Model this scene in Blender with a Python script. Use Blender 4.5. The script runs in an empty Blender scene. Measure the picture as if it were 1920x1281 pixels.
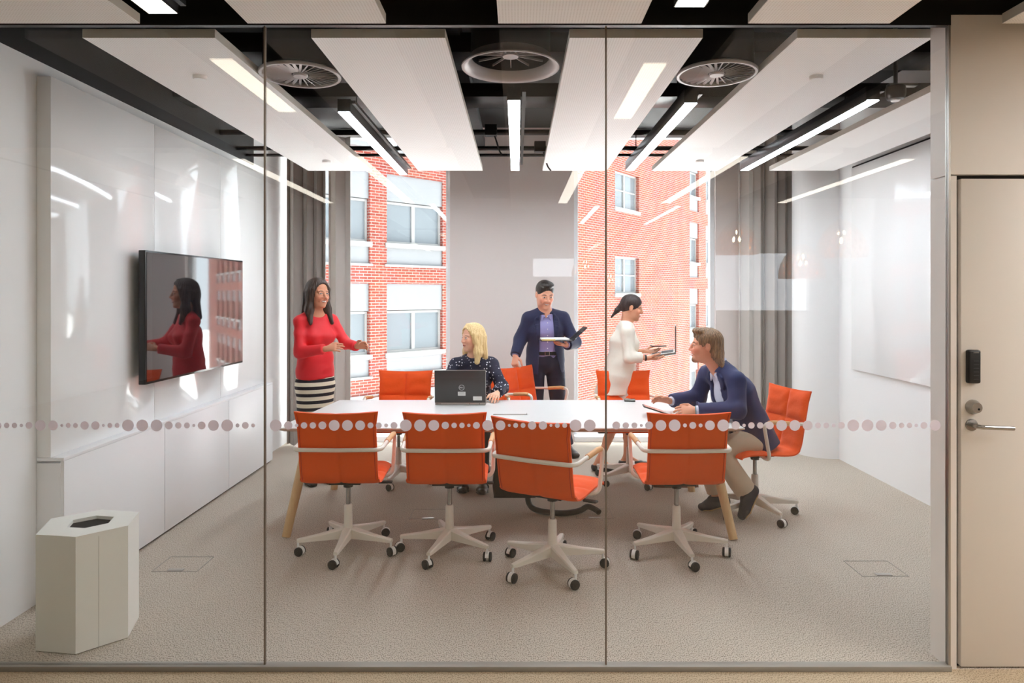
import bpy, bmesh, math, random
import numpy as np
from mathutils import Vector, Matrix
random.seed(7)
PI = math.pi
SC = bpy.context.scene
COL = SC.collection

# ------------------------------------------------------------------ materials
def lin(c):
    return tuple(((x / 255.0) / 12.92 if x / 255.0 <= 0.04045 else ((x / 255.0 + 0.055) / 1.055) ** 2.4) for x in c)

def new_mat(name):
    m = bpy.data.materials.new(name)
    m.use_nodes = True
    nt = m.node_tree
    for n in list(nt.nodes):
        nt.nodes.remove(n)
    out = nt.nodes.new('ShaderNodeOutputMaterial')
    return m, nt, out

def N(nt, typ, **kw):
    n = nt.nodes.new(typ)
    for k, v in kw.items():
        if k in ('ins',):
            for kk, vv in v.items():
                n.inputs[kk].default_value = vv
        else:
            setattr(n, k, v)
    return n

def pmat(name, rgb, rough=0.5, metal=0.0, spec=0.5, noise=None, bump=None, coat=0.0, emit=None, sheen=0.0):
    """rgb is sRGB 0..255; noise=(scale, amount, (sx,sy,sz)); bump=(scale, strength, dist, (sx,sy,sz))"""
    m, nt, out = new_mat(name)
    b = N(nt, 'ShaderNodeBsdfPrincipled')
    c = lin(rgb)
    b.inputs['Base Color'].default_value = (*c, 1)
    b.inputs['Roughness'].default_value = rough
    b.inputs['Metallic'].default_value = metal
    b.inputs['Specular IOR Level'].default_value = spec
    b.inputs['Coat Weight'].default_value = coat
    b.inputs['Sheen Weight'].default_value = sheen
    if emit:
        b.inputs['Emission Color'].default_value = (*lin(emit[0]), 1)
        b.inputs['Emission Strength'].default_value = emit[1]
    tc = N(nt, 'ShaderNodeTexCoord')
    if noise:
        mp = N(nt, 'ShaderNodeMapping')
        mp.inputs['Scale'].default_value = noise[2] if len(noise) > 2 else (1, 1, 1)
        nt.links.new(tc.outputs['Object'], mp.inputs['Vector'])
        nz = N(nt, 'ShaderNodeTexNoise', ins={'Scale': noise[0], 'Detail': 4.0})
        nt.links.new(mp.outputs['Vector'], nz.inputs['Vector'])
        mx = N(nt, 'ShaderNodeMix', data_type='RGBA')
        a = noise[1]
        mx.inputs['A'].default_value = (*[x * (1 - a) for x in c], 1)
        mx.inputs['B'].default_value = (*[min(1, x * (1 + a)) for x in c], 1)
        nt.links.new(nz.outputs['Fac'], mx.inputs['Factor'])
        nt.links.new(mx.outputs['Result'], b.inputs['Base Color'])
    if bump:
        mp = N(nt, 'ShaderNodeMapping')
        mp.inputs['Scale'].default_value = bump[3] if len(bump) > 3 else (1, 1, 1)
        nt.links.new(tc.outputs['Object'], mp.inputs['Vector'])
        nz = N(nt, 'ShaderNodeTexNoise', ins={'Scale': bump[0], 'Detail': 3.0})
        nt.links.new(mp.outputs['Vector'], nz.inputs['Vector'])
        bp = N(nt, 'ShaderNodeBump', ins={'Strength': bump[1], 'Distance': bump[2]})
        nt.links.new(nz.outputs['Fac'], bp.inputs['Height'])
        nt.links.new(bp.outputs['Normal'], b.inputs['Normal'])
    nt.links.new(b.outputs['BSDF'], out.inputs['Surface'])
    return m

def emat(name, rgb, strength):
    m, nt, out = new_mat(name)
    e = N(nt, 'ShaderNodeEmission', ins={'Color': (*lin(rgb), 1), 'Strength': strength})
    nt.links.new(e.outputs[0], out.inputs['Surface'])
    return m

def glass_mat(name, tint=(1, 1, 1), ior=1.5, boost=1.0):
    m, nt, out = new_mat(name)
    tr = N(nt, 'ShaderNodeBsdfTransparent', ins={'Color': (*tint, 1)})
    gl = N(nt, 'ShaderNodeBsdfGlossy', ins={'Color': (1, 1, 1, 1), 'Roughness': 0.0})
    # Schlick reflectance from the facing ratio, the same from either side of the pane
    lw = N(nt, 'ShaderNodeLayerWeight', ins={'Blend': 0.5})
    pw = N(nt, 'ShaderNodeMath', operation='POWER'); pw.inputs[1].default_value = 5.0
    nt.links.new(lw.outputs['Facing'], pw.inputs[0])
    f0 = ((ior - 1) / (ior + 1)) ** 2
    ma = N(nt, 'ShaderNodeMath', operation='MULTIPLY_ADD'); ma.inputs[1].default_value = 1 - f0; ma.inputs[2].default_value = f0
    nt.links.new(pw.outputs[0], ma.inputs[0])
    ml = N(nt, 'ShaderNodeMath', operation='MULTIPLY')
    ml.inputs[1].default_value = boost
    nt.links.new(ma.outputs[0], ml.inputs[0])
    mx = N(nt, 'ShaderNodeMixShader')
    nt.links.new(ml.outputs[0], mx.inputs[0])
    nt.links.new(tr.outputs[0], mx.inputs[1])
    nt.links.new(gl.outputs[0], mx.inputs[2])
    nt.links.new(mx.outputs[0], out.inputs['Surface'])
    return m

def film_mat(name, rgb):
    """frosted adhesive film: scatters light back and lets light through"""
    m, nt, out = new_mat(name)
    d = N(nt, 'ShaderNodeBsdfDiffuse', ins={'Color': (*lin(rgb), 1)}); t = N(nt, 'ShaderNodeBsdfTranslucent', ins={'Color': (*lin(rgb), 1)})
    mx = N(nt, 'ShaderNodeMixShader', ins={'Fac': 0.5})
    nt.links.new(d.outputs[0], mx.inputs[1]); nt.links.new(t.outputs[0], mx.inputs[2]); nt.links.new(mx.outputs[0], out.inputs['Surface'])
    return m

def carpet_mat(name, a, b_, ):
    m, nt, out = new_mat(name)
    b = N(nt, 'ShaderNodeBsdfPrincipled', ins={'Roughness': 0.95, 'Specular IOR Level': 0.1})
    tc = N(nt, 'ShaderNodeTexCoord')
    mp = N(nt, 'ShaderNodeMapping', ins={'Scale': (1.0, 0.55, 1.0)})
    nt.links.new(tc.outputs['Object'], mp.inputs['Vector'])
    n1 = N(nt, 'ShaderNodeTexNoise', ins={'Scale': 230.0, 'Detail': 3.0, 'Roughness': 0.6})
    n2 = N(nt, 'ShaderNodeTexNoise', ins={'Scale': 520.0, 'Detail': 1.0})
    n3 = N(nt, 'ShaderNodeTexNoise', ins={'Scale': 1.6, 'Detail': 2.0})
    for n in (n1, n2, n3):
        nt.links.new(mp.outputs['Vector'], n.inputs['Vector'])
    r1 = N(nt, 'ShaderNodeMapRange', ins={'From Min': 0.36, 'From Max': 0.53})
    nt.links.new(n1.outputs['Fac'], r1.inputs['Value'])
    ad = N(nt, 'ShaderNodeMath', operation='MULTIPLY_ADD')
    nt.links.new(n2.outputs['Fac'], ad.inputs[0])
    ad.inputs[1].default_value = 0.35
    nt.links.new(r1.outputs['Result'], ad.inputs[2])
    ad2 = N(nt, 'ShaderNodeMath', operation='MULTIPLY_ADD')
    nt.links.new(n3.outputs['Fac'], ad2.inputs[0])
    ad2.inputs[1].default_value = 0.2
    nt.links.new(ad.outputs[0], ad2.inputs[2])
    r2 = N(nt, 'ShaderNodeMapRange', ins={'From Min': 0.15, 'From Max': 1.45})
    nt.links.new(ad2.outputs[0], r2.inputs['Value'])
    mx = N(nt, 'ShaderNodeMix', data_type='RGBA')
    mx.inputs['A'].default_value = (*lin(a), 1)
    mx.inputs['B'].default_value = (*lin(b_), 1)
    nt.links.new(r2.outputs['Result'], mx.inputs['Factor'])
    nt.links.new(mx.outputs['Result'], b.inputs['Base Color'])
    bp = N(nt, 'ShaderNodeBump', ins={'Strength': 0.3, 'Distance': 0.003})
    nt.links.new(n1.outputs['Fac'], bp.inputs['Height'])
    nt.links.new(bp.outputs['Normal'], b.inputs['Normal'])
    nt.links.new(b.outputs['BSDF'], out.inputs['Surface'])
    return m

def brick_mat(name, c1, c2, mortar):
    m, nt, out = new_mat(name)
    b = N(nt, 'ShaderNodeBsdfPrincipled', ins={'Roughness': 0.9, 'Specular IOR Level': 0.2})
    tc = N(nt, 'ShaderNodeTexCoord')
    sp = N(nt, 'ShaderNodeSeparateXYZ')
    nt.links.new(tc.outputs['Object'], sp.inputs[0])
    sm = N(nt, 'ShaderNodeMath', operation='ADD')
    nt.links.new(sp.outputs['X'], sm.inputs[0]); nt.links.new(sp.outputs['Y'], sm.inputs[1])
    cb = N(nt, 'ShaderNodeCombineXYZ')
    nt.links.new(sm.outputs[0], cb.inputs['X']); nt.links.new(sp.outputs['Z'], cb.inputs['Y'])
    br = N(nt, 'ShaderNodeTexBrick')
    br.inputs['Color1'].default_value = (*lin(c1), 1)
    br.inputs['Color2'].default_value = (*lin(c2), 1)
    br.inputs['Mortar'].default_value = (*lin(mortar), 1)
    br.inputs['Scale'].default_value = 1.0
    br.inputs['Mortar Size'].default_value = 0.011
    br.inputs['Mortar Smooth'].default_value = 0.2
    br.inputs['Brick Width'].default_value = 0.27
    br.inputs['Row Height'].default_value = 0.085
    nt.links.new(cb.outputs[0], br.inputs['Vector'])
    nz = N(nt, 'ShaderNodeTexNoise', ins={'Scale': 1.3, 'Detail': 5.0})
    nt.links.new(tc.outputs['Object'], nz.inputs['Vector'])
    mx = N(nt, 'ShaderNodeMix', data_type='RGBA', blend_type='MULTIPLY')
    mx.inputs['Factor'].default_value = 0.35
    nt.links.new(br.outputs['Color'], mx.inputs['A'])
    nt.links.new(nz.outputs['Color'], mx.inputs['B'])
    hs = N(nt, 'ShaderNodeHueSaturation', ins={'Saturation': 1.0, 'Value': 1.15})
    nt.links.new(mx.outputs['Result'], hs.inputs['Color'])
    nt.links.new(hs.outputs['Color'], b.inputs['Base Color'])
    bp = N(nt, 'ShaderNodeBump', ins={'Strength': 0.4, 'Distance': 0.01})
    bp.invert = True
    nt.links.new(br.outputs['Fac'], bp.inputs['Height'])
    nt.links.new(bp.outputs['Normal'], b.inputs['Normal'])
    nt.links.new(b.outputs['BSDF'], out.inputs['Surface'])
    return m

def perforated_mat(name, rgb):
    """white acoustic board with rows of fine perforations"""
    m, nt, out = new_mat(name)
    b = N(nt, 'ShaderNodeBsdfPrincipled', ins={'Roughness': 0.6, 'Specular IOR Level': 0.3})
    tc = N(nt, 'ShaderNodeTexCoord')
    sp = N(nt, 'ShaderNodeSeparateXYZ')
    nt.links.new(tc.outputs['Object'], sp.inputs[0])
    ss = []
    for ax in ('X', 'Y'):
        a = N(nt, 'ShaderNodeMath', operation='MULTIPLY'); a.inputs[1].default_value = 2 * PI / 0.0125
        nt.links.new(sp.outputs[ax], a.inputs[0])
        s = N(nt, 'ShaderNodeMath', operation='SINE')
        nt.links.new(a.outputs[0], s.inputs[0]); ss.append(s)
    ad = N(nt, 'ShaderNodeMath', operation='ADD')
    nt.links.new(ss[0].outputs[0], ad.inputs[0]); nt.links.new(ss[1].outputs[0], ad.inputs[1])
    mr = N(nt, 'ShaderNodeMapRange', ins={'From Min': 0.8, 'From Max': 1.3})
    nt.links.new(ad.outputs[0], mr.inputs['Value'])
    mx = N(nt, 'ShaderNodeMix', data_type='RGBA')
    mx.inputs['A'].default_value = (*lin(rgb), 1)
    mx.inputs['B'].default_value = (*lin((222, 219, 217)), 1)
    nt.links.new(mr.outputs['Result'], mx.inputs['Factor'])
    nt.links.new(mx.outputs['Result'], b.inputs['Base Color'])
    nt.links.new(b.outputs['BSDF'], out.inputs['Surface'])
    return m

def wood_mat(name, a, b_, axis=(1, 1, 0.06)):
    m, nt, out = new_mat(name)
    b = N(nt, 'ShaderNodeBsdfPrincipled', ins={'Roughness': 0.5})
    tc = N(nt, 'ShaderNodeTexCoord')
    mp = N(nt, 'ShaderNodeMapping', ins={'Scale': axis})
    nt.links.new(tc.outputs['Object'], mp.inputs['Vector'])
    nz = N(nt, 'ShaderNodeTexNoise', ins={'Scale': 60.0, 'Detail': 6.0, 'Distortion': 0.6})
    nt.links.new(mp.outputs['Vector'], nz.inputs['Vector'])
    mx = N(nt, 'ShaderNodeMix', data_type='RGBA')
    mx.inputs['A'].default_value = (*lin(a), 1); mx.inputs['B'].default_value = (*lin(b_), 1)
    nt.links.new(nz.outputs['Fac'], mx.inputs['Factor'])
    nt.links.new(mx.outputs['Result'], b.inputs['Base Color'])
    nt.links.new(b.outputs['BSDF'], out.inputs['Surface'])
    return m

def stripe_mat(name, c1, c2, period, duty, z0):
    """horizontal woven stripes by height"""
    m, nt, out = new_mat(name)
    b = N(nt, 'ShaderNodeBsdfPrincipled', ins={'Roughness': 0.8})
    tc = N(nt, 'ShaderNodeTexCoord'); sp = N(nt, 'ShaderNodeSeparateXYZ')
    nt.links.new(tc.outputs['Object'], sp.inputs[0])
    a = N(nt, 'ShaderNodeMath', operation='SUBTRACT'); a.inputs[1].default_value = z0
    nt.links.new(sp.outputs['Z'], a.inputs[0])
    d = N(nt, 'ShaderNodeMath', operation='DIVIDE'); d.inputs[1].default_value = period
    nt.links.new(a.outputs[0], d.inputs[0])
    f = N(nt, 'ShaderNodeMath', operation='FRACT'); nt.links.new(d.outputs[0], f.inputs[0])
    g = N(nt, 'ShaderNodeMath', operation='LESS_THAN'); g.inputs[1].default_value = duty
    nt.links.new(f.outputs[0], g.inputs[0])
    mx = N(nt, 'ShaderNodeMix', data_type='RGBA')
    mx.inputs['A'].default_value = (*lin(c1), 1); mx.inputs['B'].default_value = (*lin(c2), 1)
    nt.links.new(g.outputs[0], mx.inputs['Factor'])
    nt.links.new(mx.outputs['Result'], b.inputs['Base Color'])
    nt.links.new(b.outputs['BSDF'], out.inputs['Surface'])
    return m

def dots_mat(name, c1, c2, scale, size):
    m, nt, out = new_mat(name)
    b = N(nt, 'ShaderNodeBsdfPrincipled', ins={'Roughness': 0.75})
    tc = N(nt, 'ShaderNodeTexCoord')
    v = N(nt, 'ShaderNodeTexVoronoi', ins={'Scale': scale, 'Randomness': 0.55})
    nt.links.new(tc.outputs['Object'], v.inputs['Vector'])
    g = N(nt, 'ShaderNodeMath', operation='LESS_THAN'); g.inputs[1].default_value = size
    nt.links.new(v.outputs['Distance'], g.inputs[0])
    mx = N(nt, 'ShaderNodeMix', data_type='RGBA')
    mx.inputs['A'].default_value = (*lin(c1), 1); mx.inputs['B'].default_value = (*lin(c2), 1)
    nt.links.new(g.outputs[0], mx.inputs['Factor'])
    nt.links.new(mx.outputs['Result'], b.inputs['Base Color'])
    nt.links.new(b.outputs['BSDF'], out.inputs['Surface'])
    return m

# ------------------------------------------------------------------ mesh builder
def frame_from(t):
    t = Vector(t).normalized()
    a = Vector((0, 0, 1)) if abs(t.z) < 0.9 else Vector((1, 0, 0))
    n = t.cross(a).normalized()
    return t, n, t.cross(n).normalized()

class MB:
    def __init__(s):
        s.v = []; s.f = []; s.m = []
    def add(s, vs, fs, mi=0):
        o = len(s.v)
        s.v += [tuple(v) for v in vs]
        s.f += [tuple(i + o for i in f) for f in fs]
        s.m += [mi] * len(fs)
        return s
    def box(s, x0, x1, y0, y1, z0, z1, bev=0, mi=0, seg=2):
        return s.obox(((x0 + x1) / 2, (y0 + y1) / 2, (z0 + z1) / 2), (abs(x1 - x0), abs(y1 - y0), abs(z1 - z0)), None, bev, mi, seg)
    def obox(s, c, size, R=None, bev=0, mi=0, seg=2):
        bm = bmesh.new()
        bmesh.ops.create_cube(bm, size=1.0)
        for v in bm.verts:
            v.co = Vector((v.co.x * size[0], v.co.y * size[1], v.co.z * size[2]))
        if bev:
            bmesh.ops.bevel(bm, geom=list(bm.edges), offset=bev, segments=seg, profile=0.5, affect='EDGES')
        M = R.to_3x3() if R is not None else Matrix.Identity(3)
        bm.verts.index_update()
        vs = [M @ v.co + Vector(c) for v in bm.verts]
        fs = [[v.index for v in f.verts] for f in bm.faces]
        bm.free()
        return s.add(vs, fs, mi)
    def prism(s, poly, z0, z1, mi=0):
        n = len(poly)
        vs = [(p[0], p[1], z0) for p in poly] + [(p[0], p[1], z1) for p in poly]
        fs = [[(i + 1) % n, i, i + n, (i + 1) % n + n][::-1] for i in range(n)]
        fs += [list(range(n))[::-1], list(range(n, 2 * n))]
        return s.add(vs, fs, mi)
    def tube(s, path, r, n=10, closed=False, mi=0, flat=None):
        P = [Vector(p) for p in path]; m = len(P)
        rs = r if isinstance(r, (list, tuple)) else [r] * m
        vs = []; nrm = None
        for i in range(m):
            if closed:
                t = P[(i + 1) % m] - P[i - 1]
            else:
                t = P[min(i + 1, m - 1)] - P[max(i - 1, 0)]
            t.normalize()
            if nrm is None:
                _, nrm, _ = frame_from(t)
            nrm = (nrm - t * nrm.dot(t)).normalized()
            b = t.cross(nrm)
            fl = flat if flat else 1.0
            for k in range(n):
                a = 2 * PI * k / n
                vs.append(P[i] + (nrm * math.cos(a) + b * math.sin(a) * fl) * rs[i])
        fs = []
        for i in range(m if closed else m - 1):
            j = (i + 1) % m
            for k in range(n):
                fs.append((i * n + k, i * n + (k + 1) % n, j * n + (k + 1) % n, j * n + k))
        if not closed:
            fs.append(tuple(range(n))[::-1]); fs.append(tuple((m - 1) * n + k for k in range(n)))
        return s.add(vs, fs, mi)
    def lathe(s, prof, n=24, c=(0, 0, 0), R=None, mi=0, caps=True):
        vs = []
        M = R.to_3x3() if R is not None else Matrix.Identity(3)
        for (r, z) in prof:
            for k in range(n):
                a = 2 * PI * k / n
                vs.append(M @ Vector((r * math.cos(a), r * math.sin(a), z)) + Vector(c))
        fs = []
        for i in range(len(prof) - 1):
            for k in range(n):
                fs.append((i * n + k, i * n + (k + 1) % n, (i + 1) * n + (k + 1) % n, (i + 1) * n + k))
        if caps:
            if prof[0][0] > 1e-6: fs.append(tuple(range(n))[::-1])
            if prof[-1][0] > 1e-6: fs.append(tuple((len(prof) - 1) * n + k for k in range(n)))
        return s.add(vs, fs, mi)
    def cyl(s, a, b, r, n=16, mi=0):
        return s.tube([a, b], r, n, mi=mi)
    def grid(s, fn, nu, nv, mi=0, flip=False):
        vs = [fn(i / nu, j / nv) for i in range(nu + 1) for j in range(nv + 1)]
        fs = []
        for i in range(nu):
            for j in range(nv):
                a = i * (nv + 1) + j
                q = (a, a + 1, a + nv + 2, a + nv + 1)
                fs.append(q[::-1] if flip else q)
        return s.add(vs, fs, mi)
    def build(s, name, mats, parent=None, loc=(0, 0, 0), rz=0.0, smooth=35, R=None):
        me = bpy.data.meshes.new(name)
        me.from_pydata(s.v, [], s.f)
        mats = mats if isinstance(mats, (list, tuple)) else [mats]
        for m in mats: me.materials.append(m)
        if len(mats) > 1: me.polygons.foreach_set('material_index', s.m)
        me.validate(clean_customdata=False)
        bm = bmesh.new(); bm.from_mesh(me)
        bmesh.ops.recalc_face_normals(bm, faces=bm.faces)
        bm.to_mesh(me); bm.free()
        if smooth:
            me.polygons.foreach_set('use_smooth', [True] * len(me.polygons))
            me.set_sharp_from_angle(angle=math.radians(smooth))
        me.update()
        return link(name, me, parent, loc, rz, R)

def link(name, data, parent=None, loc=(0, 0, 0), rz=0.0, R=None):
    o = bpy.data.objects.new(name, data)
    COL.objects.link(o)
    o.location = loc
    o.rotation_euler = (0, 0, rz)
    if R is not None: o.rotation_euler = R.to_euler()
    if parent: o.parent = parent
    return o

def tag(o, label, cat, group=None):
    o['label'] = label; o['category'] = cat
    if group: o['group'] = group
    return o

def thing(name, label, cat, loc=(0, 0, 0), rz=0.0, group=None):
    return tag(link(name, None, None, loc, rz), label, cat, group)

def struct(name, mb, mats, parent=None, smooth=35, loc=(0, 0, 0)):
    o = mb.build(name, mats, parent, loc=loc, smooth=smooth)
    if parent is None: o['kind'] = 'structure'
    return o

def kids(o):
    return [c for c in COL.objects if c.parent == o]

def copy_tree(o, parent=None):
    c = o.copy(); COL.objects.link(c)
    if parent: c.parent = parent
    for ch in kids(o):
        copy_tree(ch, c)
    return c

def catmull(P, n):
    P = [Vector(p) for p in P]
    out = []
    m = len(P)
    for i in range(m - 1):
        p0 = P[max(i - 1, 0)]; p1 = P[i]; p2 = P[i + 1]; p3 = P[min(i + 2, m - 1)]
        for k in range(n):
            t = k / n
            out.append(0.5 * ((2 * p1) + (p2 - p0) * t + (2 * p0 - 5 * p1 + 4 * p2 - p3) * t * t + (3 * p1 - p0 - 3 * p2 + p3) * t ** 3))
    out.append(P[-1])
    return out

def round_path(P, r, n=6):
    """polyline with rounded corners"""
    P = [Vector(p) for p in P]
    out = [P[0]]
    for i in range(1, len(P) - 1):
        a = (P[i - 1] - P[i]); b = (P[i + 1] - P[i])
        d = min(r, a.length * 0.49, b.length * 0.49)
        s = P[i] + a.normalized() * d; e = P[i] + b.normalized() * d
        for k in range(n + 1):
            t = k / n
            out.append(s * (1 - t) ** 2 + P[i] * 2 * t * (1 - t) + e * t * t)
    out.append(P[-1])
    return out
# ------------------------------------------------------------------ palette
M = {}
M['wall'] = pmat('white paint', (241, 241, 241), 0.6)
M['wall_beige'] = pmat('beige paint', (236, 227, 223), 0.7)
M['wall_grey'] = pmat('grey paint', (196, 192, 188), 0.7)
M['door_white'] = pmat('door laminate', (232, 226, 220), 0.45)
M['black'] = pmat('black paint', (30, 29, 29), 0.55)
M['ceil_black'] = pmat('ceiling black', (22, 21, 21), 0.7)
M['dark_metal'] = pmat('dark metal', (48, 46, 45), 0.35, 0.6)
M['gloss_black'] = pmat('gloss black', (26, 25, 26), 0.3, 0.0)
M['board'] = pmat('white glass board', (240, 240, 240), 0.07, spec=0.5)
M['board_edge'] = pmat('green glass edge', (206, 214, 206), 0.3)
M['cabinet'] = pmat('white laminate', (240, 240, 242), 0.35)
M['shadow_gap'] = pmat('painted gap shade', (40, 38, 38), 0.9)  # near-black that puts the shade of narrow gaps into the colour
M['panel'] = perforated_mat('perforated acoustic board', (243, 242, 242))
M['panel_edge'] = pmat('panel edge', (214, 208, 198), 0.6)
M['carpet'] = carpet_mat('tweed carpet', (92, 81, 71), (220, 209, 195))
M['carpet_out'] = carpet_mat('warm carpet', (128, 110, 90), (206, 188, 162))
M['alu'] = pmat('brushed aluminium', (176, 172, 166), 0.35, 0.9)
M['alu_grey'] = pmat('painted frame', (158, 153, 145), 0.5, 0.2)
M['joint'] = pmat('silicone joint', (128, 116, 104), 0.5)
M['steel'] = pmat('steel', (168, 165, 162), 0.25, 1.0)
M['white_metal'] = pmat('cream white powder coat', (233, 227, 216), 0.4)
M['plastic_white'] = pmat('white plastic', (238, 237, 235), 0.4)
M['plastic_black'] = pmat('black plastic', (24, 24, 25), 0.45)
M['rubber'] = pmat('black rubber', (26, 26, 27), 0.6)
M['orange'] = pmat('orange wool', (242, 86, 5), 0.85, sheen=0.15, noise=(500, 0.12), bump=(45, 0.35, 0.006))
M['orange_back'] = pmat('orange wool back', (230, 86, 3), 0.85, noise=(500, 0.12), bump=(60, 0.2, 0.003))
M['piping'] = pmat('orange stitching', (190, 50, 8), 0.8)
M['oak'] = wood_mat('pale oak', (206, 168, 118), (228, 196, 150))
M['oak_arm'] = wood_mat('oak arm', (214, 156, 100), (232, 184, 132), (0.06, 0.06, 1))
M['table'] = pmat('white table laminate', (226, 224, 222), 0.3)
M['table_edge'] = pmat('table edge plywood', (196, 178, 160), 0.5)
M['led'] = emat('led diffuser', (236, 245, 255), 18.5)
M['led_out'] = emat('led diffuser corridor', (255, 244, 218), 4.0)
M['led_fill'] = emat('led diffuser added fill', (255, 249, 242), 30.0)  # for the added fill strips out of view
M['led_far'] = emat('led diffuser far corridor', (255, 246, 230), 4.5)
M['glass'] = glass_mat('partition glass', (0.985, 0.995, 0.99), 1.5, 0.9)
M['win_glass'] = glass_mat('window glass', (0.98, 0.99, 0.99), 1.45, 0.55)
M['dot'] = film_mat('frosted dot film', (244, 238, 242))
M['vent'] = pmat('grey vent metal', (176, 170, 169), 0.4, 0.3)
M['curtain'] = pmat('grey curtain', (206, 200, 194), 0.9, noise=(300, 0.08))
M['curtain_dark'] = pmat('dark grey curtain', (172, 165, 158), 0.9, noise=(300, 0.08))
M['screen'] = pmat('tv screen', (26, 24, 28), 0.03, spec=0.9, coat=1.0)
M['bezel'] = pmat('tv bezel', (20, 20, 22), 0.2)
M['bin'] = pmat('cream bin', (240, 239, 232), 0.45)
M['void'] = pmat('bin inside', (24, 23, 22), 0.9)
M['brick'] = brick_mat('red brick', (138, 70, 58), (121, 55, 45), (150, 134, 128))
M['brick_b'] = brick_mat('orange brick', (138, 72, 57), (123, 58, 47), (146, 128, 122))
M['bpanel'] = pmat('facade panel', (120, 121, 123), 0.6)
M['bframe'] = pmat('facade window frame', (140, 139, 137), 0.5)
M['bglass'] = pmat('facade window pane', (100, 106, 110), 0.08, spec=0.5)
M['ground'] = pmat('pale paving', (226, 226, 224), 0.9, noise=(3, 0.1))
M['whitewin'] = pmat('white window profile', (238, 240, 242), 0.4)

GY = 2.945          # glass plane depth
CAMZ = 1.62
# ------------------------------------------------------------------ camera
cd = bpy.data.cameras.new('camera'); cam = bpy.data.objects.new('camera', cd); COL.objects.link(cam)
cam.location = (0, 0, CAMZ); cam.rotation_euler = (PI / 2, 0, 0)
cd.sensor_width = 36; cd.lens = 24.0
cd.shift_x = -10 / 1920; cd.shift_y = -89.5 / 1920
cd.clip_start = 0.05; cd.clip_end = 300
SC.camera = cam
# ------------------------------------------------------------------ shell
struct('floor', MB().box(-2.7, 3.3, GY, 7.7, -0.12, 0.0), M['carpet'], smooth=0)
b = MB().box(-7, 9, -7.2, GY, -0.12, 0.0); struct('floor_corridor', b, M['carpet_out'], smooth=0)
struct('ceiling', MB().box(-7.2, 9.2, -7.4, 7.8, 3.45, 3.6), M['ceil_black'], smooth=0)
b = MB().box(-2.66, -2.51, GY - 0.1, 6.49, 0, 2.84).box(-2.66, -2.51, 6.49, 7.75, 0, 3.45)
struct('wall_left', b, M['wall'], smooth=0)
struct('trim_1', MB().box(-2.66, -2.506, GY - 0.1, 6.49, 2.84, 3.45), M['black'], smooth=0)
b = MB().box(3.15, 3.3, GY + 0.1, 7.75, 0, 3.45)
struct('wall_right', b, M['wall'], smooth=0)
# back wall: pier between the windows, wall right of the right window, strip left of the left one
b = MB().box(-0.742, 0.623, 7.52, 7.75, 0, 3.45).box(2.19, 3.15, 7.55, 7.75, 0, 3.45).box(-2.51, -2.40, 7.55, 7.75, 0, 3.45)
struct('wall_back', b, M['wall_beige'], smooth=0)
struct('trim_2', MB().box(-2.4, -0.742, 7.45, 7.74, 0, 0.06, 0.005).box(0.623, 2.19, 7.45, 7.74, 0, 0.06, 0.005), M['whitewin'])
def back_window(n, x0, x1):
    fr = MB()
    t = 0.05
    fr.box(x0, x0 + t, 7.58, 7.66, 0.06, 3.4, 0.004).box(x1 - t, x1, 7.58, 7.66, 0.06, 3.4, 0.004)
    fr.box(x0 + t, x1 - t, 7.58, 7.66, 0.06, 0.11, 0.004).box(x0 + t, x1 - t, 7.58, 7.66, 3.35, 3.45, 0.004)
    o = struct('window_%d' % n, fr, M['whitewin'])
    MB().box(x0 + t, x1 - t, 7.615, 7.627, 0.11, 3.35).build('pane', M['win_glass'], o, smooth=0)
back_window(4, -2.40, -0.742)
back_window(5, 0.623, 2.19)
# front wall with the door, right of the glass
DX0, DX1, DZ = 1.917, 2.86, 2.117
b = MB()
b.box(1.862, 1.895, GY, 3.077, 0, DZ + 0.012)
b.box(DX1 + 0.02, 9, GY, 3.077, 0, DZ + 0.012)
b.box(1.862, 9, GY, 3.077, DZ + 0.018, 2.823)
struct('wall_front', b, M['door_white'], smooth=0)
struct('trim_3', MB().box(1.853, 1.862, GY - 0.012, GY + 0.012, 0, 2.80), M['alu'], smooth=0)
# bulkhead above the glass and the door (black, inside the ceiling void) and the dark head rail
struct('trim_4', MB().box(-2.51, 1.862, GY - 0.014, GY + 0.014, 2.774, 2.823).box(-2.51, 9, GY - 0.005, GY + 0.014, 2.823, 3.45), M['dark_metal'], smooth=0)
# floor rail
struct('trim_5', MB().box(-2.51, 1.862, GY - 0.022, GY + 0.022, 0, 0.022, 0.002), M['alu_grey'])
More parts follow.
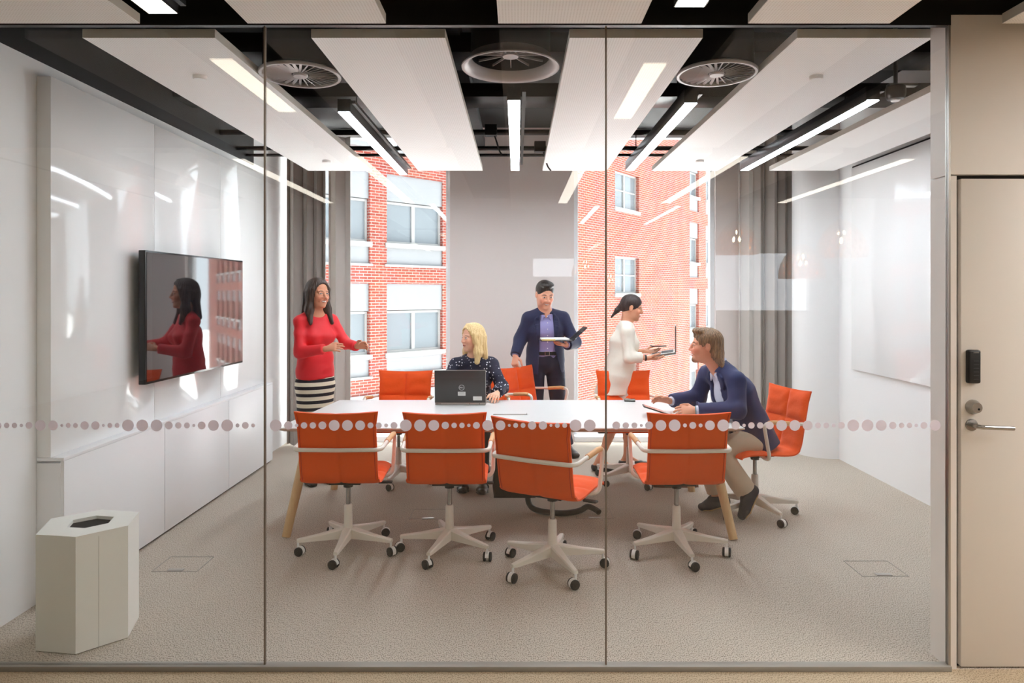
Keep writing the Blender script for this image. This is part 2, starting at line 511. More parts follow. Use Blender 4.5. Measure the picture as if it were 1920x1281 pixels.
# glass panes
X1, X2 = (497 - 970) / 1280 * GY, (1136 - 970) / 1280 * GY
panes = [(-2.51, X1 - 0.003), (X1 + 0.003, X2 - 0.003), (X2 + 0.003, 1.853)]
DOTS = [6, 14, 14, 20, 20, 18, 14, 11, 10, 7, 13, 21, 20, 5, 9, 9]
seq = [8, 14, 24, 24, 22, 15, 11, 11, 7, 14, 22, 20, 6, 10, 10, 17, 17, 6, 10, 10, 24, 24, 24, 16, 13, 12, 6, 16, 22, 24, 8, 14, 8, 20, 24, 17, 7, 13, 13, 16, 22, 22, 20, 12, 12]
ddots = []
x = -2.5; k = 0
while x < 1.84:
    d = seq[k % len(seq)] * 0.92 / 1280 * GY
    ddots.append((x + d / 2, d / 2)); x += d + 0.0105; k += 1
for n, (a, c) in enumerate(panes):
    o = struct('window_%d' % (n + 1), MB().box(a, c, GY - 0.005, GY + 0.005, 0.022, 2.775), M['glass'], smooth=0)
    db = MB()
    for (dx, r) in ddots:
        if a + r < dx < c - r or (n == 0 and dx < c - r and dx > a + r):
            db.lathe([(r, 0), (r, 0.0006)], 20, (dx, GY - 0.0052, 1.053), Matrix.Rotation(PI / 2, 3, 'X'))
    db.build('dot_band', M['dot'], o, smooth=0)
for n, xx in enumerate((X1, X2)):
    struct('trim_%d' % (6 + n), MB().box(xx - 0.0035, xx + 0.0035, GY - 0.006, GY + 0.006, 0.022, 2.775), M['joint'], smooth=0)
# door
d = struct('door_1', MB().box(DX0, DX1, GY + 0.004, GY + 0.05, 0.008, DZ, 0.002), M['door_white'])
def dpos(px, py): return ((px - 970) / 1280 * GY, 1.62 - (py - 551) / 1280 * GY)
hx, hz = dpos(1822, 797)
RX = Matrix.Rotation(PI / 2, 3, 'X')
h = MB(); h.lathe([(0.026, 0), (0.026, 0.006), (0.024, 0.008)], 28, (hx, GY + 0.004, hz), RX)
h.tube(round_path([(hx, GY, hz), (hx, GY - 0.05, hz), (hx + 0.145, GY - 0.05, hz - 0.006)], 0.022), 0.0095, 14)
h.build('handle', M['steel'], d)
lx, lz = dpos(1824, 763)
MB().lathe([(0.031, 0), (0.031, 0.012), (0.024, 0.028), (0.022, 0.034)], 28, (lx, GY + 0.004, lz), RX).build('lock_cylinder', M['alu'], d)
MB().lathe([(0.005, 0), (0.005, 0.0355)], 12, (lx + 0.006, GY + 0.004, lz - 0.006), RX).build('keyhole', M['void'], d)
rx_, rz_ = dpos(1822, 687)
cr = MB().box(rx_ - 0.027, rx_ + 0.027, GY - 0.022, GY + 0.004, rz_ - 0.072, rz_ + 0.072, 0.008, seg=3).build('card_reader', M['plastic_black'], d)
g = MB()
for i in range(6): g.box(rx_ - 0.006, rx_ + 0.016, GY - 0.0235, GY - 0.0215, rz_ + 0.024 - i * 0.0157, rz_ + 0.0256 - i * 0.0157)
g.build('key_line', pmat('keypad line', (70, 70, 74), 0.5), cr, smooth=0)
MB().box(rx_ - 0.008, rx_ + 0.016, GY - 0.0235, GY - 0.0215, rz_ + 0.059, rz_ + 0.063).build('nameplate', M['alu'], cr, smooth=0)
struct('trim_8', MB().box(1.895, DX1 + 0.02, GY + 0.03, GY + 0.06, 0, DZ + 0.018), M['shadow_gap'], smooth=0)
# corridor shell behind the camera
b = MB()
bx = [(-7.0, 0.3), (1.1, 3.8), (5.6, 9.0)]
for (a, c) in bx: b.box(a, c, -7.35, -7.2, 0, 3.45)
b.box(0.3, 1.1, -7.35, -7.2, 0, 1.95).box(0.3, 1.1, -7.35, -7.2, 2.3, 3.45)
b.box(3.8, 5.6, -7.35, -7.2, 0, 1.3).box(3.8, 5.6, -7.35, -7.2, 2.4, 3.45)
struct('wall_corridor_back', b, M['wall_grey'], smooth=0)
struct('wall_corridor_left', MB().box(-7.15, -7, -7.35, GY, 0, 3.45).box(-7.0, -2.51, GY - 0.1, GY + 0.02, 0, 3.45), M['wall'], smooth=0)
struct('wall_corridor_right', MB().box(9, 9.15, -7.35, GY + 0.1, 0, 3.45), M['wall'], smooth=0)

# ------------------------------------------------------------------ ceiling panels
def cpanel(x0, x1, y0, y1, z, label, group):
    b = MB().box(x0, x1, y0, y1, z, z + 0.042, 0.0015, mi=0, seg=1)
    for i, f in enumerate(b.f):
        zs = [b.v[k][2] for k in f]
        if max(zs) - min(zs) > 0.01: b.m[i] = 1
    o = b.build('ceiling_panel', [M['panel'], M['panel_edge']])
    return tag(o, label, 'ceiling panel', group)
PZ = 2.782
names = ['white acoustic ceiling panel nearest the left wall, over the wall screen', 'white acoustic ceiling panel left of the central strip light',
         'white acoustic ceiling panel right of the central strip light', 'white acoustic ceiling panel with two sensors, right of the right round vent',
         'white acoustic ceiling panel running along the right wall']
for (x0, x1), nm in zip([(-1.976, -1.373), (-.937, -.327), (.237, .843), (1.271, 1.889), (2.38, 2.99)], names):
    cpanel(x0, x1, 3.1, 6.45, PZ, nm, 'acoustic panels over the meeting room')
names = ['white ceiling panel outside the glass at the top left corner', 'white ceiling panel outside the glass, second from left', 'white ceiling panel outside the glass at top centre',
         'white ceiling panel outside the glass, second from right', 'white ceiling panel outside above the door, at the top right corner']
for (x0, x1), nm in zip([(-2.18, -1.58), (-1.13, -.55), (-.08, .52), (.965, 1.56), (2.03, 2.63)], names):
    cpanel(x0, x1, 0.6, 2.86, 2.752, nm, 'acoustic panels over the corridor')
# corridor rows further back (seen mirrored in the glass)
for i in range(7):
    x0 = -4.28 + 1.05 * i
    cpanel(x0, x0 + 0.6, -3.2, 0.4, 2.752, 'white ceiling panel over the corridor, mirrored in the glass partition', 'acoustic panels behind the photographer')

# sensor discs on the panels
for (px, py, lab) in [(375, 143, 'round white sensor disc on the near part of the left ceiling panel'), (612, 301, 'round white sensor disc at the far end of the left ceiling panel'),
                 (1530, 143, 'round white sensor disc on the near part of the right ceiling panel'), (1312, 301, 'round white sensor disc at the far end of the right ceiling panel')]:
    D = (PZ - 1.62) * 1280 / (551 - py); X = (px - 970) / 1280 * D
    o = MB().lathe([(0.036, 0), (0.036, -0.016), (0.032, -0.020), (0.0, -0.020)], 24, (0, 0, 0)).build('ceiling_sensor', M['plastic_white'], loc=(X, D, PZ))
    tag(o, lab, 'sensor', 'sensors on the acoustic panels')

# ------------------------------------------------------------------ strip lights
def strip(x, y0, y1, z, w, mat, label, group, hh=0.085):
    t = thing('strip_light', label, 'ceiling light', (x, (y0 + y1) / 2, z), 0, group)
    L = (y1 - y0) / 2
    b = MB().box(-w / 2, w / 2, -L, L, 0.006, hh, 0.002)
    b.box(-w / 2, -w / 2 + 0.004, -L, L, 0, 0.008).box(w / 2 - 0.004, w / 2, -L, L, 0, 0.008)
    b.build('housing', M['gloss_black'], t)
    MB().box(-w / 2 + 0.005, w / 2 - 0.005, -L + 0.002, L - 0.002, 0.0, 0.005).build('diffuser', mat, t, smooth=0)
    for yy in (-L * 0.7, L * 0.7): MB().cyl((0, yy, hh), (0, yy, 3.45 - z), 0.004, 8).build('suspension_rod', M['black'], t)
    MB().box(w / 2 + 0.008, w / 2 + 0.03, -L, L, hh - 0.03, hh - 0.01).build('cable_rail', M['dark_metal'], t)
    return t
for x, a, c, nm in [(-1.09, 4.29, 6.54, 'black strip light left of centre, lit, between the two left ceiling panels'), (-0.02, 4.04, 6.32, 'central lit black strip light below the middle round vent'),
                (1.04, 4.09, 6.32, 'lit black strip light right of centre, below the right round vent'), (2.10, 4.03, 6.32, 'lit black strip light nearest the right wall')]:
    strip(x, a, c, 2.76, 0.082, M['led'], nm, 'strip lights in the meeting room')
strip(-1.39, 1.76, 2.68, 2.72, 0.12, M['led_out'], 'lit strip light outside the glass at the top left', 'strip lights in the corridor', 0.06)
strip(.66, 1.6, 2.62, 2.72, 0.12, M['led_out'], 'lit strip light outside the glass at the top right of centre', 'strip lights in the corridor', 0.06)
for i, x in enumerate((3.4, 4.4, 5.4)):  # strips added out of view to brighten the corridor and door
    strip(x, 1.5 if x < 0 else 0.7, 2.6, 2.72, 0.12, M['led_fill'], 'added unseen strip light brightening the corridor, right of the white door', 'strip lights in the corridor', 0.06)
for i, x in enumerate((-2.28, -1.3, 0.55, 1.8, 3.2)):
    strip(x, -2.4, 0.3 + 0.1 * (i % 2), 2.72, 0.12, M['led_far'], 'lit strip light behind the camera, mirrored in the glass', 'strip lights further down the corridor', 0.06)

# ------------------------------------------------------------------ round vents
def vent(x, y, z, R, kind, label):
    t = thing('air_vent', label, 'air vent', (x, y, z), 0, 'round ceiling vents')
    if kind == 'swirl':
        MB().lathe([(R * 0.915, 0.010), (R * 0.925, 0.0), (R * 0.985, -0.001), (R, 0.004), (R, 0.014), (R * 0.95, 0.022), (R * 0.915, 0.022), (R * .915, .010)], 64, caps=False).build('rim', M['vent'], t)
        b = MB()
        n = 30
        for k in range(n):
            a = 2 * PI * k / n
            Rm = Matrix.Rotation(a, 3, 'Z') @ Matrix.Rotation(math.radians(33), 3, 'X')
            b.obox(Matrix.Rotation(a, 3, 'Z') @ Vector((R * 0.57, 0, 0.010)), (R * 0.70, R * 0.07, 0.002), Rm)
        b.build('blades', M['vent'], t, smooth=0)
        MB().lathe([(0.0, -0.002), (R * 0.17, -0.002), (R * 0.19, 0.006), (R * 0.17, 0.03), (0, 0.03)], 32).build('hub', M['vent'], t)
        MB().lathe([(R * 0.9, 0.03), (R * 0.9, 0.3), (R * 0.88, 0.3), (R * 0.88, 0.03)], 48, caps=False).lathe([(0, 0.12), (R * 0.9, 0.12)], 48).build('duct', M['black'], t)
    else:
        MB().lathe([(R, 0.004), (R * 0.995, -0.002), (R * 0.96, -0.002), (R * 0.90, 0.006), (R * 0.85, 0.022), (R * 0.81, 0.042), (R * 0.80, 0.055), (R * 0.83, 0.055), (R * 0.88, 0.03), (R, 0.004)], 72, caps=False).build('rim', M['vent'], t)
        b = MB()
        for k in range(12):
            a = 2 * PI * k / 12
            Rm = Matrix.Rotation(a, 3, 'Z')
            b.obox(Rm @ Vector((R * 0.46, 0, 0.07)), (R * 0.62, 0.004, 0.012), Rm)
        b.build('spokes', M['vent'], t, smooth=0)
        MB().lathe([(0.0, 0.055), (R * 0.16, 0.055), (R * 0.17, 0.062), (R * 0.16, 0.085), (0, 0.085)], 32).build('hub', M['vent'], t)
        MB().lathe([(R * 0.81, 0.05), (R * 0.81, 0.55), (R * 0.79, 0.55), (R * 0.79, 0.05)], 48, caps=False).lathe([(0, 0.3), (R * .78, 0.3)], 48).build('duct', M['black'], t)
vent(-1.16, 3.65, PZ - 0.0, 0.213, 'swirl', 'round grey swirl air vent above the left of the table')
vent(-0.035, 3.51, PZ - 0.0, 0.252, 'ring', 'larger round air vent with flared rim at the centre')
vent(1.06, 3.63, PZ - 0.0, 0.21, 'swirl', 'round grey swirl air vent above the right of the table')

# services in the ceiling void
def bar(name, label, cat, x0, x1, y, z, r, mat=None, square=None, grp=None):
    b = MB()
    if square: b.box(x0, x1, y - square[0] / 2, y + square[0] / 2, z - square[1] / 2, z + square[1] / 2, 0.004)
    else: b.cyl((x0, y, z), (x1, y, z), r, 16)
    tag(b.build(name, mat or M['black']), label, cat, grp)
bar('ceiling_duct', 'dark flat duct crossing the ceiling void behind the central vent', 'duct', -2.5, 3.14, 4.35, 3.16, 0, M['dark_metal'], (0.35, 0.12))
bar('ceiling_duct', 'second dark duct across the ceiling void, further back', 'duct', -2.5, 3.14, 5.1, 3.1, 0, M['gloss_black'], (0.3, 0.1))
bar('pipe', 'black pipe crossing the ceiling void, nearer one', 'pipe', -2.5, 3.14, 5.75, 2.98, 0.024, M['gloss_black'], None, 'pipes in the ceiling void')
bar('pipe', 'black pipe crossing the ceiling void, farther one', 'pipe', -2.5, 3.14, 6.1, 2.92, 0.02, M['gloss_black'], None, 'pipes in the ceiling void')
bar('pipe', 'thin black pipe crossing the ceiling void above the strip light ends', 'pipe', -2.5, 3.14, 6.3, 2.9, 0.014, M['gloss_black'], None, 'pipes in the ceiling void')
for i, x in enumerate((-0.42, 0.42)):
    tag(MB().box(x - 0.07, x + 0.07, 3.3, 7.4, 3.2, 3.3, 0.004).build('cable_tray', M['black']), 'black cable tray %s of the central vent in the dark ceiling' % ('left', 'right')[i], 'cable tray')
for i, (x, y, z) in enumerate(((-0.22, 5.687, 2.98), (0.2, 6.041, 2.92))):
    t = MB().box(-0.05, 0.05, -0.04, 0.04, -0.045, 0.045, 0.004).build('junction_box', M['plastic_black'], loc=(x, y, z))
    tag(t, 'black junction box on the ceiling pipes %s the central strip light' % ('left of', 'right of')[i], 'junction box')
    MB().tube(catmull([(0.03, 0, -0.04), (0.05, 0.02, -0.1), (0.07, 0.05, -0.16), (0.1, 0.06, -0.2)], 5), 0.007, 8).build('cable', M['rubber'], t)
# smoke detector by the right panel
D = 1.19 * 1280 / (551 - 172); X = (1668 - 970) / 1280 * D + 0.035
t = thing('smoke_detector', 'clear domed detector on a black bracket at the top right', 'detector', (X, D, 2.81))
MB().lathe([(0.05, 0.03), (0.055, 0.02), (0.055, -0.02), (0.045, -0.045), (0.03, -0.05), (0, -0.05)], 28).build('dome', M['dark_metal'], t)
MB().lathe([(0.026, -0.05), (0.024, -0.056), (0, -0.056)], 24).build('lens', M['plastic_white'], t)
MB().box(-0.045, 0.12, -0.02, 0.02, 0.03, 0.045).cyl((0, 0, .045), (0, 0, .64), 0.012, 10).build('bracket', M['alu'], t)

# ------------------------------------------------------------------ left wall: boards, cabinets
BY = [3.56, 4.58, 5.60, 6.60]
lab = ['white glass writing board at the near end of the left wall', 'white glass writing board behind the wall screen', 'white glass writing board at the far end, beyond the screen']
lab2 = ['white low cabinet nearest the glass, behind the bin', 'white low cabinet in the middle of the left wall', 'white low cabinet at the far end of the left wall']
for i in range(3):
    a, c = BY[i] + 0.0015, BY[i + 1] - 0.0015
    o = MB().box(-2.507, -2.434, a, c, 0.765, 2.755, 0.001).build('whiteboard', M['board'])
    tag(o, lab[i], 'whiteboard', 'glass boards on the left wall')
    t = thing('low_cabinet', lab2[i], 'cabinet', (-2.44, (a + c) / 2, 0), 0, 'low white cabinets')
    w = (c - a) / 2
    MB().box(-0.067, 0.055, -w, w, 0.02, 0.735, 0.001).build('body', M['cabinet'], t)
    MB().box(0.055, 0.075, -w + 0.0015, w - 0.0015, 0.02, 0.745, 0.001).build('door', M['cabinet'], t)
    MB().box(-0.067, 0.05, -w, w, 0, 0.02).build('toe_shadow', M['shadow_gap'], t, smooth=0)  # dark strip painted in as the toe shadow under the cabinet
o = MB().box(-2.507, -2.365, 3.56, 6.6, 0.7455, 0.764, 0.001).build('cabinet_top', M['cabinet'])
tag(o, 'narrow white ledge along the tops of the low cabinets', 'worktop')
# right wall boards
for i, (a, c) in enumerate(((3.4, 4.9), (4.903, 6.37))):
    o = MB().box(3.118, 3.1492, a, c, 0.918, 2.79, 0.001).build('whiteboard', M['board'])
    tag(o, ('white writing board on the right wall, part nearest the door', 'white writing board on the right wall, part nearest the column')[i], 'whiteboard', 'boards on the right wall')
struct('trim_9', MB().box(3.125, 3.15, 3.4, 6.37, 2.792, 2.806), M['shadow_gap'], smooth=0)  # dark strip stands in for the shadow gap above the boards
# round column
b = MB().lathe([(0.30, 0), (0.30, 3.45)], 64, (3.13, 6.98, 0)); struct('wall_column', b, M['wall'])

# ------------------------------------------------------------------ curtains
def curtain(x0, x1, y, amp, per, label, mat, z0=0.02, z1=3.3, seed=0):
    rnd = random.Random(seed)
    n = int((x1 - x0) / 0.008)
    f = []; ph = 0
    L = x1 - x0
    for i in range(n + 1):
        x = i / n * L
        ph += 2 * PI * (L / n) / (per * (1 + 0.25 * math.sin(x * 9 + seed)))
        f.append((x0 + x + 0.012 * math.sin(2 * ph), y + amp * math.sin(ph) * (1 + 0.2 * math.sin(x * 13 + seed))))
    poly = f + [(p[0], p[1] + 0.005) for p in reversed(f)]
    m = len(poly); vs = []; fs = []
    Z = [z0, 0.6, 1.4, 2.2, z1]
    for zi, z in enumerate(Z):
        sc = 1 - 0.04 * math.sin(zi)
        for p in poly: vs.append((p[0], y + (p[1] - y) * sc, z))
    for zi in range(len(Z) - 1):
        for k in range(m):
            fs.append((zi * m + k, zi * m + (k + 1) % m, (zi + 1) * m + (k + 1) % m, (zi + 1) * m + k))
    h = m // 2
    for k in range(h - 1):
        fs.append((k, k + 1, m - 2 - k, m - 1 - k))
    o = MB().add(vs, fs).build('curtain', mat, smooth=60)
    tag(o, label, 'curtain')
curtain(-2.46, -2.02, 7.24, 0.05, 0.12, 'dark grey curtain in tight folds at the left window, nearest the wall', M['curtain_dark'], seed=1)
curtain(-2.03, -1.79, 7.3, 0.035, 0.17, 'lighter grey curtain edge beside the left brick view, behind the woman in red', M['curtain'], seed=5)
curtain(2.36, 2.62, 7.28, 0.035, 0.16, 'lighter grey curtain left of the dark one at the right window', M['curtain'], seed=3)
curtain(2.60, 3.0, 7.2, 0.05, 0.12, 'dark grey curtain in tight folds beside the round column', M['curtain_dark'], seed=2)

# ------------------------------------------------------------------ TV
a = Vector((-2.34, 4.294)); c = Vector((-2.292, 5.70))
dv = (c - a); L = dv.length; ang = math.atan2(dv.y, dv.x)
mid = (a + c) / 2
z0, z1 = 1.62 - (722 - 551) / 1280 * 4.294, 1.62 + (551 - 469) / 1280 * 4.294
t = thing('wall_screen', 'large black wall screen on the left wall, mirroring the woman in red', 'screen', (mid.x, mid.y, z0), ang)
# local x along the screen, local -y faces the room
H = z1 - z0
MB().box(-L / 2, L / 2, -0.0, 0.045, 0, H, 0.004).build('casing', M['bezel'], t)
MB().box(-L / 2 + 0.012, L / 2 - 0.012, -0.003, 0.002, 0.016, H - 0.012).build('display', M['screen'], t, smooth=0)
MB().box(-0.2, 0.2, 0.045, 0.07, 0.2, H - 0.2, 0.004).build('wall_bracket', M['dark_metal'], t)

# ------------------------------------------------------------------ hexagonal bin
hexp = [(-2.18, 3.09), (-1.98, 3.06), (-1.83, 3.21), (-1.89, 3.41), (-2.10, 3.45), (-2.26, 3.31)]
cx = sum(p[0] for p in hexp) / 6; cy = sum(p[1] for p in hexp) / 6
hp = [(p[0] - cx, p[1] - cy) for p in hexp]
t = thing('waste_bin', 'cream hexagonal waste bin with a hexagonal hole, inside the glass at lower left', 'bin', (cx, cy, 0))
MB().prism(hp, 0.004, 0.512).build('body', M['bin'], t, smooth=0)
ho = [(p[0] * 0.46 + 0.0, p[1] * 0.46 + 0.01) for p in hp]
b = MB(); n = 6
vs = [(p[0], p[1], 0.512) for p in hp] + [(p[0], p[1], 0.53) for p in hp] + [(p[0], p[1], 0.53) for p in ho] + [(p[0], p[1], 0.5135) for p in ho]
fs = []
for i in range(6):
    j = (i + 1) % 6
    fs += [(i, j, 6 + j, 6 + i), (6 + i, 6 + j, 12 + j, 12 + i), (12 + i, 12 + j, 18 + j, 18 + i)]
b.add(vs, fs).build('lid', M['bin'], t, smooth=0)
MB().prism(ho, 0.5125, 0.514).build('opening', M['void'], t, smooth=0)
pA, pB = Vector((*hp[1], 0)), Vector((*hp[2], 0)); pm = pA * 0.57 + pB * 0.43
nn = Vector(((pB - pA).y, -(pB - pA).x, 0)).normalized()
ag = math.atan2((pB - pA).y, (pB - pA).x)
MB().obox(pm + Vector((0, 0, 0.258)), (0.002, 0.0015, 0.506), Matrix.Rotation(ag, 3, 'Z')).build('seam', pmat('bin seam', (190, 187, 176), 0.6), t, smooth=0)

# ------------------------------------------------------------------ floor sockets
for (X, Y, w, lab) in [(-0.643, 4.985, 0.09, 'floor socket lid in the carpet below the left middle of the table'), (0.56, 5.0, 0.09, 'floor socket lid in the carpet where the black hose ends'),
                  (2.11, 3.995, 0.1, 'floor socket lid in the carpet near the right wall'), (-2.0, 4.06, 0.1, 'floor socket lid in the carpet beside the low cabinets')]:
    t = thing('floor_socket', lab, 'floor socket', (X, Y, 0), 0, 'floor sockets in the carpet')
    f = MB()
    for (x0, x1, y0, y1) in ((-0.134, -0.13, -0.084, 0.144), (0.13, 0.134, -0.084, 0.144), (-0.13, 0.13, -0.084, -0.08), (-0.13, 0.13, 0.14, 0.144)):
        f.box(x0, x1, y0, y1, 0, 0.002)
    f.build('lid_frame', M['alu_grey'], t, smooth=0)
    MB().box(-0.045, 0.045, -0.078, -0.045, 0.001, 0.0045, 0.001).build('flap', M['alu'], t)

# ------------------------------------------------------------------ buildings outside
def facade(t, x0, x1, zb, zt, depth, bays, mat):
    """bays: (xa, xb, [(zlo, zhi)]) openings cut in the brick wall"""
    b = MB(); xs = x0
    for (xa, xb, rows) in bays:
        if xa > xs: b.box(xs, xa, 0, depth, zb, zt)
        z = zb
        for (zl, zh) in sorted(rows):
            if zl > z: b.box(xa, xb, 0, depth, z, zl)
            z = zh
        b.box(xa, xb, 0, depth, z, zt)
        b.box(xa, xb, 0.3, depth, zb, zt)
        xs = xb
    b.box(xs, x1, 0, depth, zb, zt)
    b.build('wall', mat, t, smooth=0)

def win_unit(t, xa, xb, zl, zh, mull=True, cross=False, rec=0.14):
    f = MB(); w = 0.07
    f.box(xa, xa + w, rec, rec + 0.08, zl, zh).box(xb - w, xb, rec, rec + 0.08, zl, zh).box(xa + w, xb - w, rec, rec + 0.08, zl, zl + w).box(xa + w, xb - w, rec, rec + 0.08, zh - w, zh)
    xm = (xa + xb) / 2
    if mull: f.box(xm - 0.06, xm + 0.06, rec, rec + 0.08, zl + w, zh - w)
    if cross:
        zm = (zl + zh) / 2
        f.box(xa + w, xb - w, rec + 0.01, rec + 0.07, zm - 0.025, zm + 0.025)
    o = f.build('window', M['bframe'], t, smooth=0)
    MB().box(xa + w, xb - w, rec + 0.05, rec + 0.06, zl + w, zh - w).build('pane', M['bglass'], o, smooth=0)
    MB().box(xa - 0.06, xb + 0.06, -0.06, rec + 0.02, zl - 0.14, zl).build('sill', M['bframe'], o, smooth=0)

t = thing('brick_building', 'red brick building with wide paired windows and white panels, seen through the left window', 'building', (-3.9, 20.4, 0), math.atan2(.7126, .7016))
bays = []
for k in range(-4, 2):
    rows = [(2.48 - 3.3 * r, 5.22 - 3.3 * r) for r in range(2)]
    bays.append((k * 2.75, k * 2.75 + 2.15, rows))
facade(t, -12, 5.0, -1.34, 5.85, 6.0, bays, M['brick'])
for (xa, xb, rows) in bays:
    for (zl, zh) in rows:
        for (pa, pb) in ((zh - 0.80, zh), (zl, zl + 0.53)): MB().box(xa, xb, 0.06, 0.29, pa, pb).build('panel', M['bpanel'], t, smooth=0)
        MB().box(xa - 0.08, xb + 0.08, -0.05, 0.1, zl - 0.05, zl + 0.02).build('ledge', M['bframe'], t, smooth=0)
        win_unit(t, xa, xb, zl + 0.66, zh - 0.82)
MB().box(-12, 5.0, -0.1, 5.9, -2.2, -1.34).build('white_band', M['bpanel'], t, smooth=0)
MB().box(-12, 5.0, 0, 5.9, -5.0, -2.2).build('base', M['brick'], t, smooth=0)
MB().box(-12.2, 5.05, -0.25, 6.2, 5.85, 6.0).build('roof_edge', M['bpanel'], t, smooth=0)

t = thing('brick_building', 'tall orange brick building with square cross-barred windows, seen through the right window', 'building', (3.72, 26.0, 0), math.atan2(.809, .588))
RT = 8.6
sq = [(4.93 - 3.3 * r, 6.36 - 3.3 * r) for r in range(4)]
bays = [(0.0, 2.05, sq)]
rw = [(2.4 - 3.15 * r, 5.0 - 3.15 * r) for r in range(-1, 3)]
for xa in [7.4 + 2.1 * q for q in range(11)]:
    bays.append((xa, xa + 1.15, rw))
facade(t, -3.4, 34, -5.0, RT, 2.0, bays, M['brick_b'])
for (zl, zh) in sq: win_unit(t, 0.0, 2.05, zl, zh, True, True)
for (xa, xb, rows) in bays[1:]:
    for (zl, zh) in rows:
        for (pa, pb) in ((zh - 0.72, zh), (zl, zl + 0.58)): MB().box(xa, xb, 0.06, 0.29, pa, pb).build('panel', M['bpanel'], t, smooth=0)
        win_unit(t, xa, xb, zl + 0.70, zh - 0.74, False)
o = MB().box(-60, 60, 8.2, 120, -5.4, -5.0).build('ground_outside', M['ground'], smooth=0); o['kind'] = 'structure'
# ------------------------------------------------------------------ swivel chair (faces local +Y)
PROF = [(0.250, 0.462), (0.238, 0.478), (0.16, 0.490), (0.03, 0.484), (-0.09, 0.474), (-0.165, 0.478), (-0.205, 0.505), (-0.226, 0.56), (-0.248, 0.68), (-0.270, 0.80), (-0.292, 0.925)]
pc = catmull([(p[0], p[1], 0) for p in PROF], 10)
cum = [0]
for i in range(1, len(pc)): cum.append(cum[-1] + (pc[i] - pc[i - 1]).length)
def prof(s):
    s = max(0, min(cum[-1], s))
    for i in range(1, len(cum)):
        if cum[i] >= s - 1e-9:
            f = (s - cum[i - 1]) / max(1e-9, cum[i] - cum[i - 1])
            p = pc[i - 1].lerp(pc[i], f)
            i0, i1 = max(0, i - 2), min(len(pc) - 1, i + 1)
            t = (pc[i1] - pc[i0]).normalized()
            return p.x, p.y, t.y, -t.x      # y, z, normal (ny, nz)
TOT = cum[-1]
SPLIT = min(range(len(pc)), key=lambda i: abs(pc[i].x + 0.205) + abs(pc[i].y - 0.505))
SB = cum[SPLIT]
rndc = random.Random(11)
def make_pad(s0, s1, seams, flare, two_mat=True):
    nu, nv = 44, 40
    def puff(s, u):
        ds = min(abs(s - q) for q in seams)
        du = min(abs(u), 0.232 - abs(u))
        a = max(0.0, min(1, ds / 0.055)); b_ = max(0.0, min(1, du / 0.055))
        return (a * (2 - a)) ** 0.6 * (b_ * (2 - b_)) ** 0.6
    def surf(side):
        def fn(i, j):
            s = s0 + (s1 - s0) * i; u = -0.24 + 0.48 * j
            y, z, ny, nz = prof(s)
            pf = puff(s, u)
            wr = 0.0022 * math.sin(s * 60 + u * 25 + 2 * math.sin(u * 18)) * pf
            th = (0.005 + 0.020 * pf + wr) if side > 0 else -(0.005 + 0.007 * pf)
            x = u
            if flare:
                q = (s - s0) / (s1 - s0)
                x = u * (0.975 + 0.06 * max(0, q - 0.8) / 0.2)
                z += -0.012 * (1 - (abs(u) / 0.24) ** 2) * max(0, q - 0.7) / 0.3
                y += -0.014 * (1 - (u / 0.24) ** 2) * min(1, q * 2)     # backrest slightly dished
            else:
                q = i
                x = u * (1.0 - 0.05 * max(0, 0.25 - q) / 0.25)
            return (x, y + ny * th, z + nz * th)
        return fn
    b = MB()
    b.grid(surf(1), nu, nv, 0)
    b.grid(surf(-1), nu, nv, 1 if two_mat else 0, True)
    o1, o2 = 0, (nu + 1) * (nv + 1)
    def idx(o, i, j): return o + i * (nv + 1) + j
    fs = []
    for i in range(nu):
        for j in (0, nv): fs.append((idx(o1, i, j), idx(o1, i + 1, j), idx(o2, i + 1, j), idx(o2, i, j)))
    for j in range(nv):
        for i in (0, nu): fs.append((idx(o1, i, j), idx(o1, i, j + 1), idx(o2, i, j + 1), idx(o2, i, j)))
    b.f += fs; b.m += [0] * len(fs)
    return b
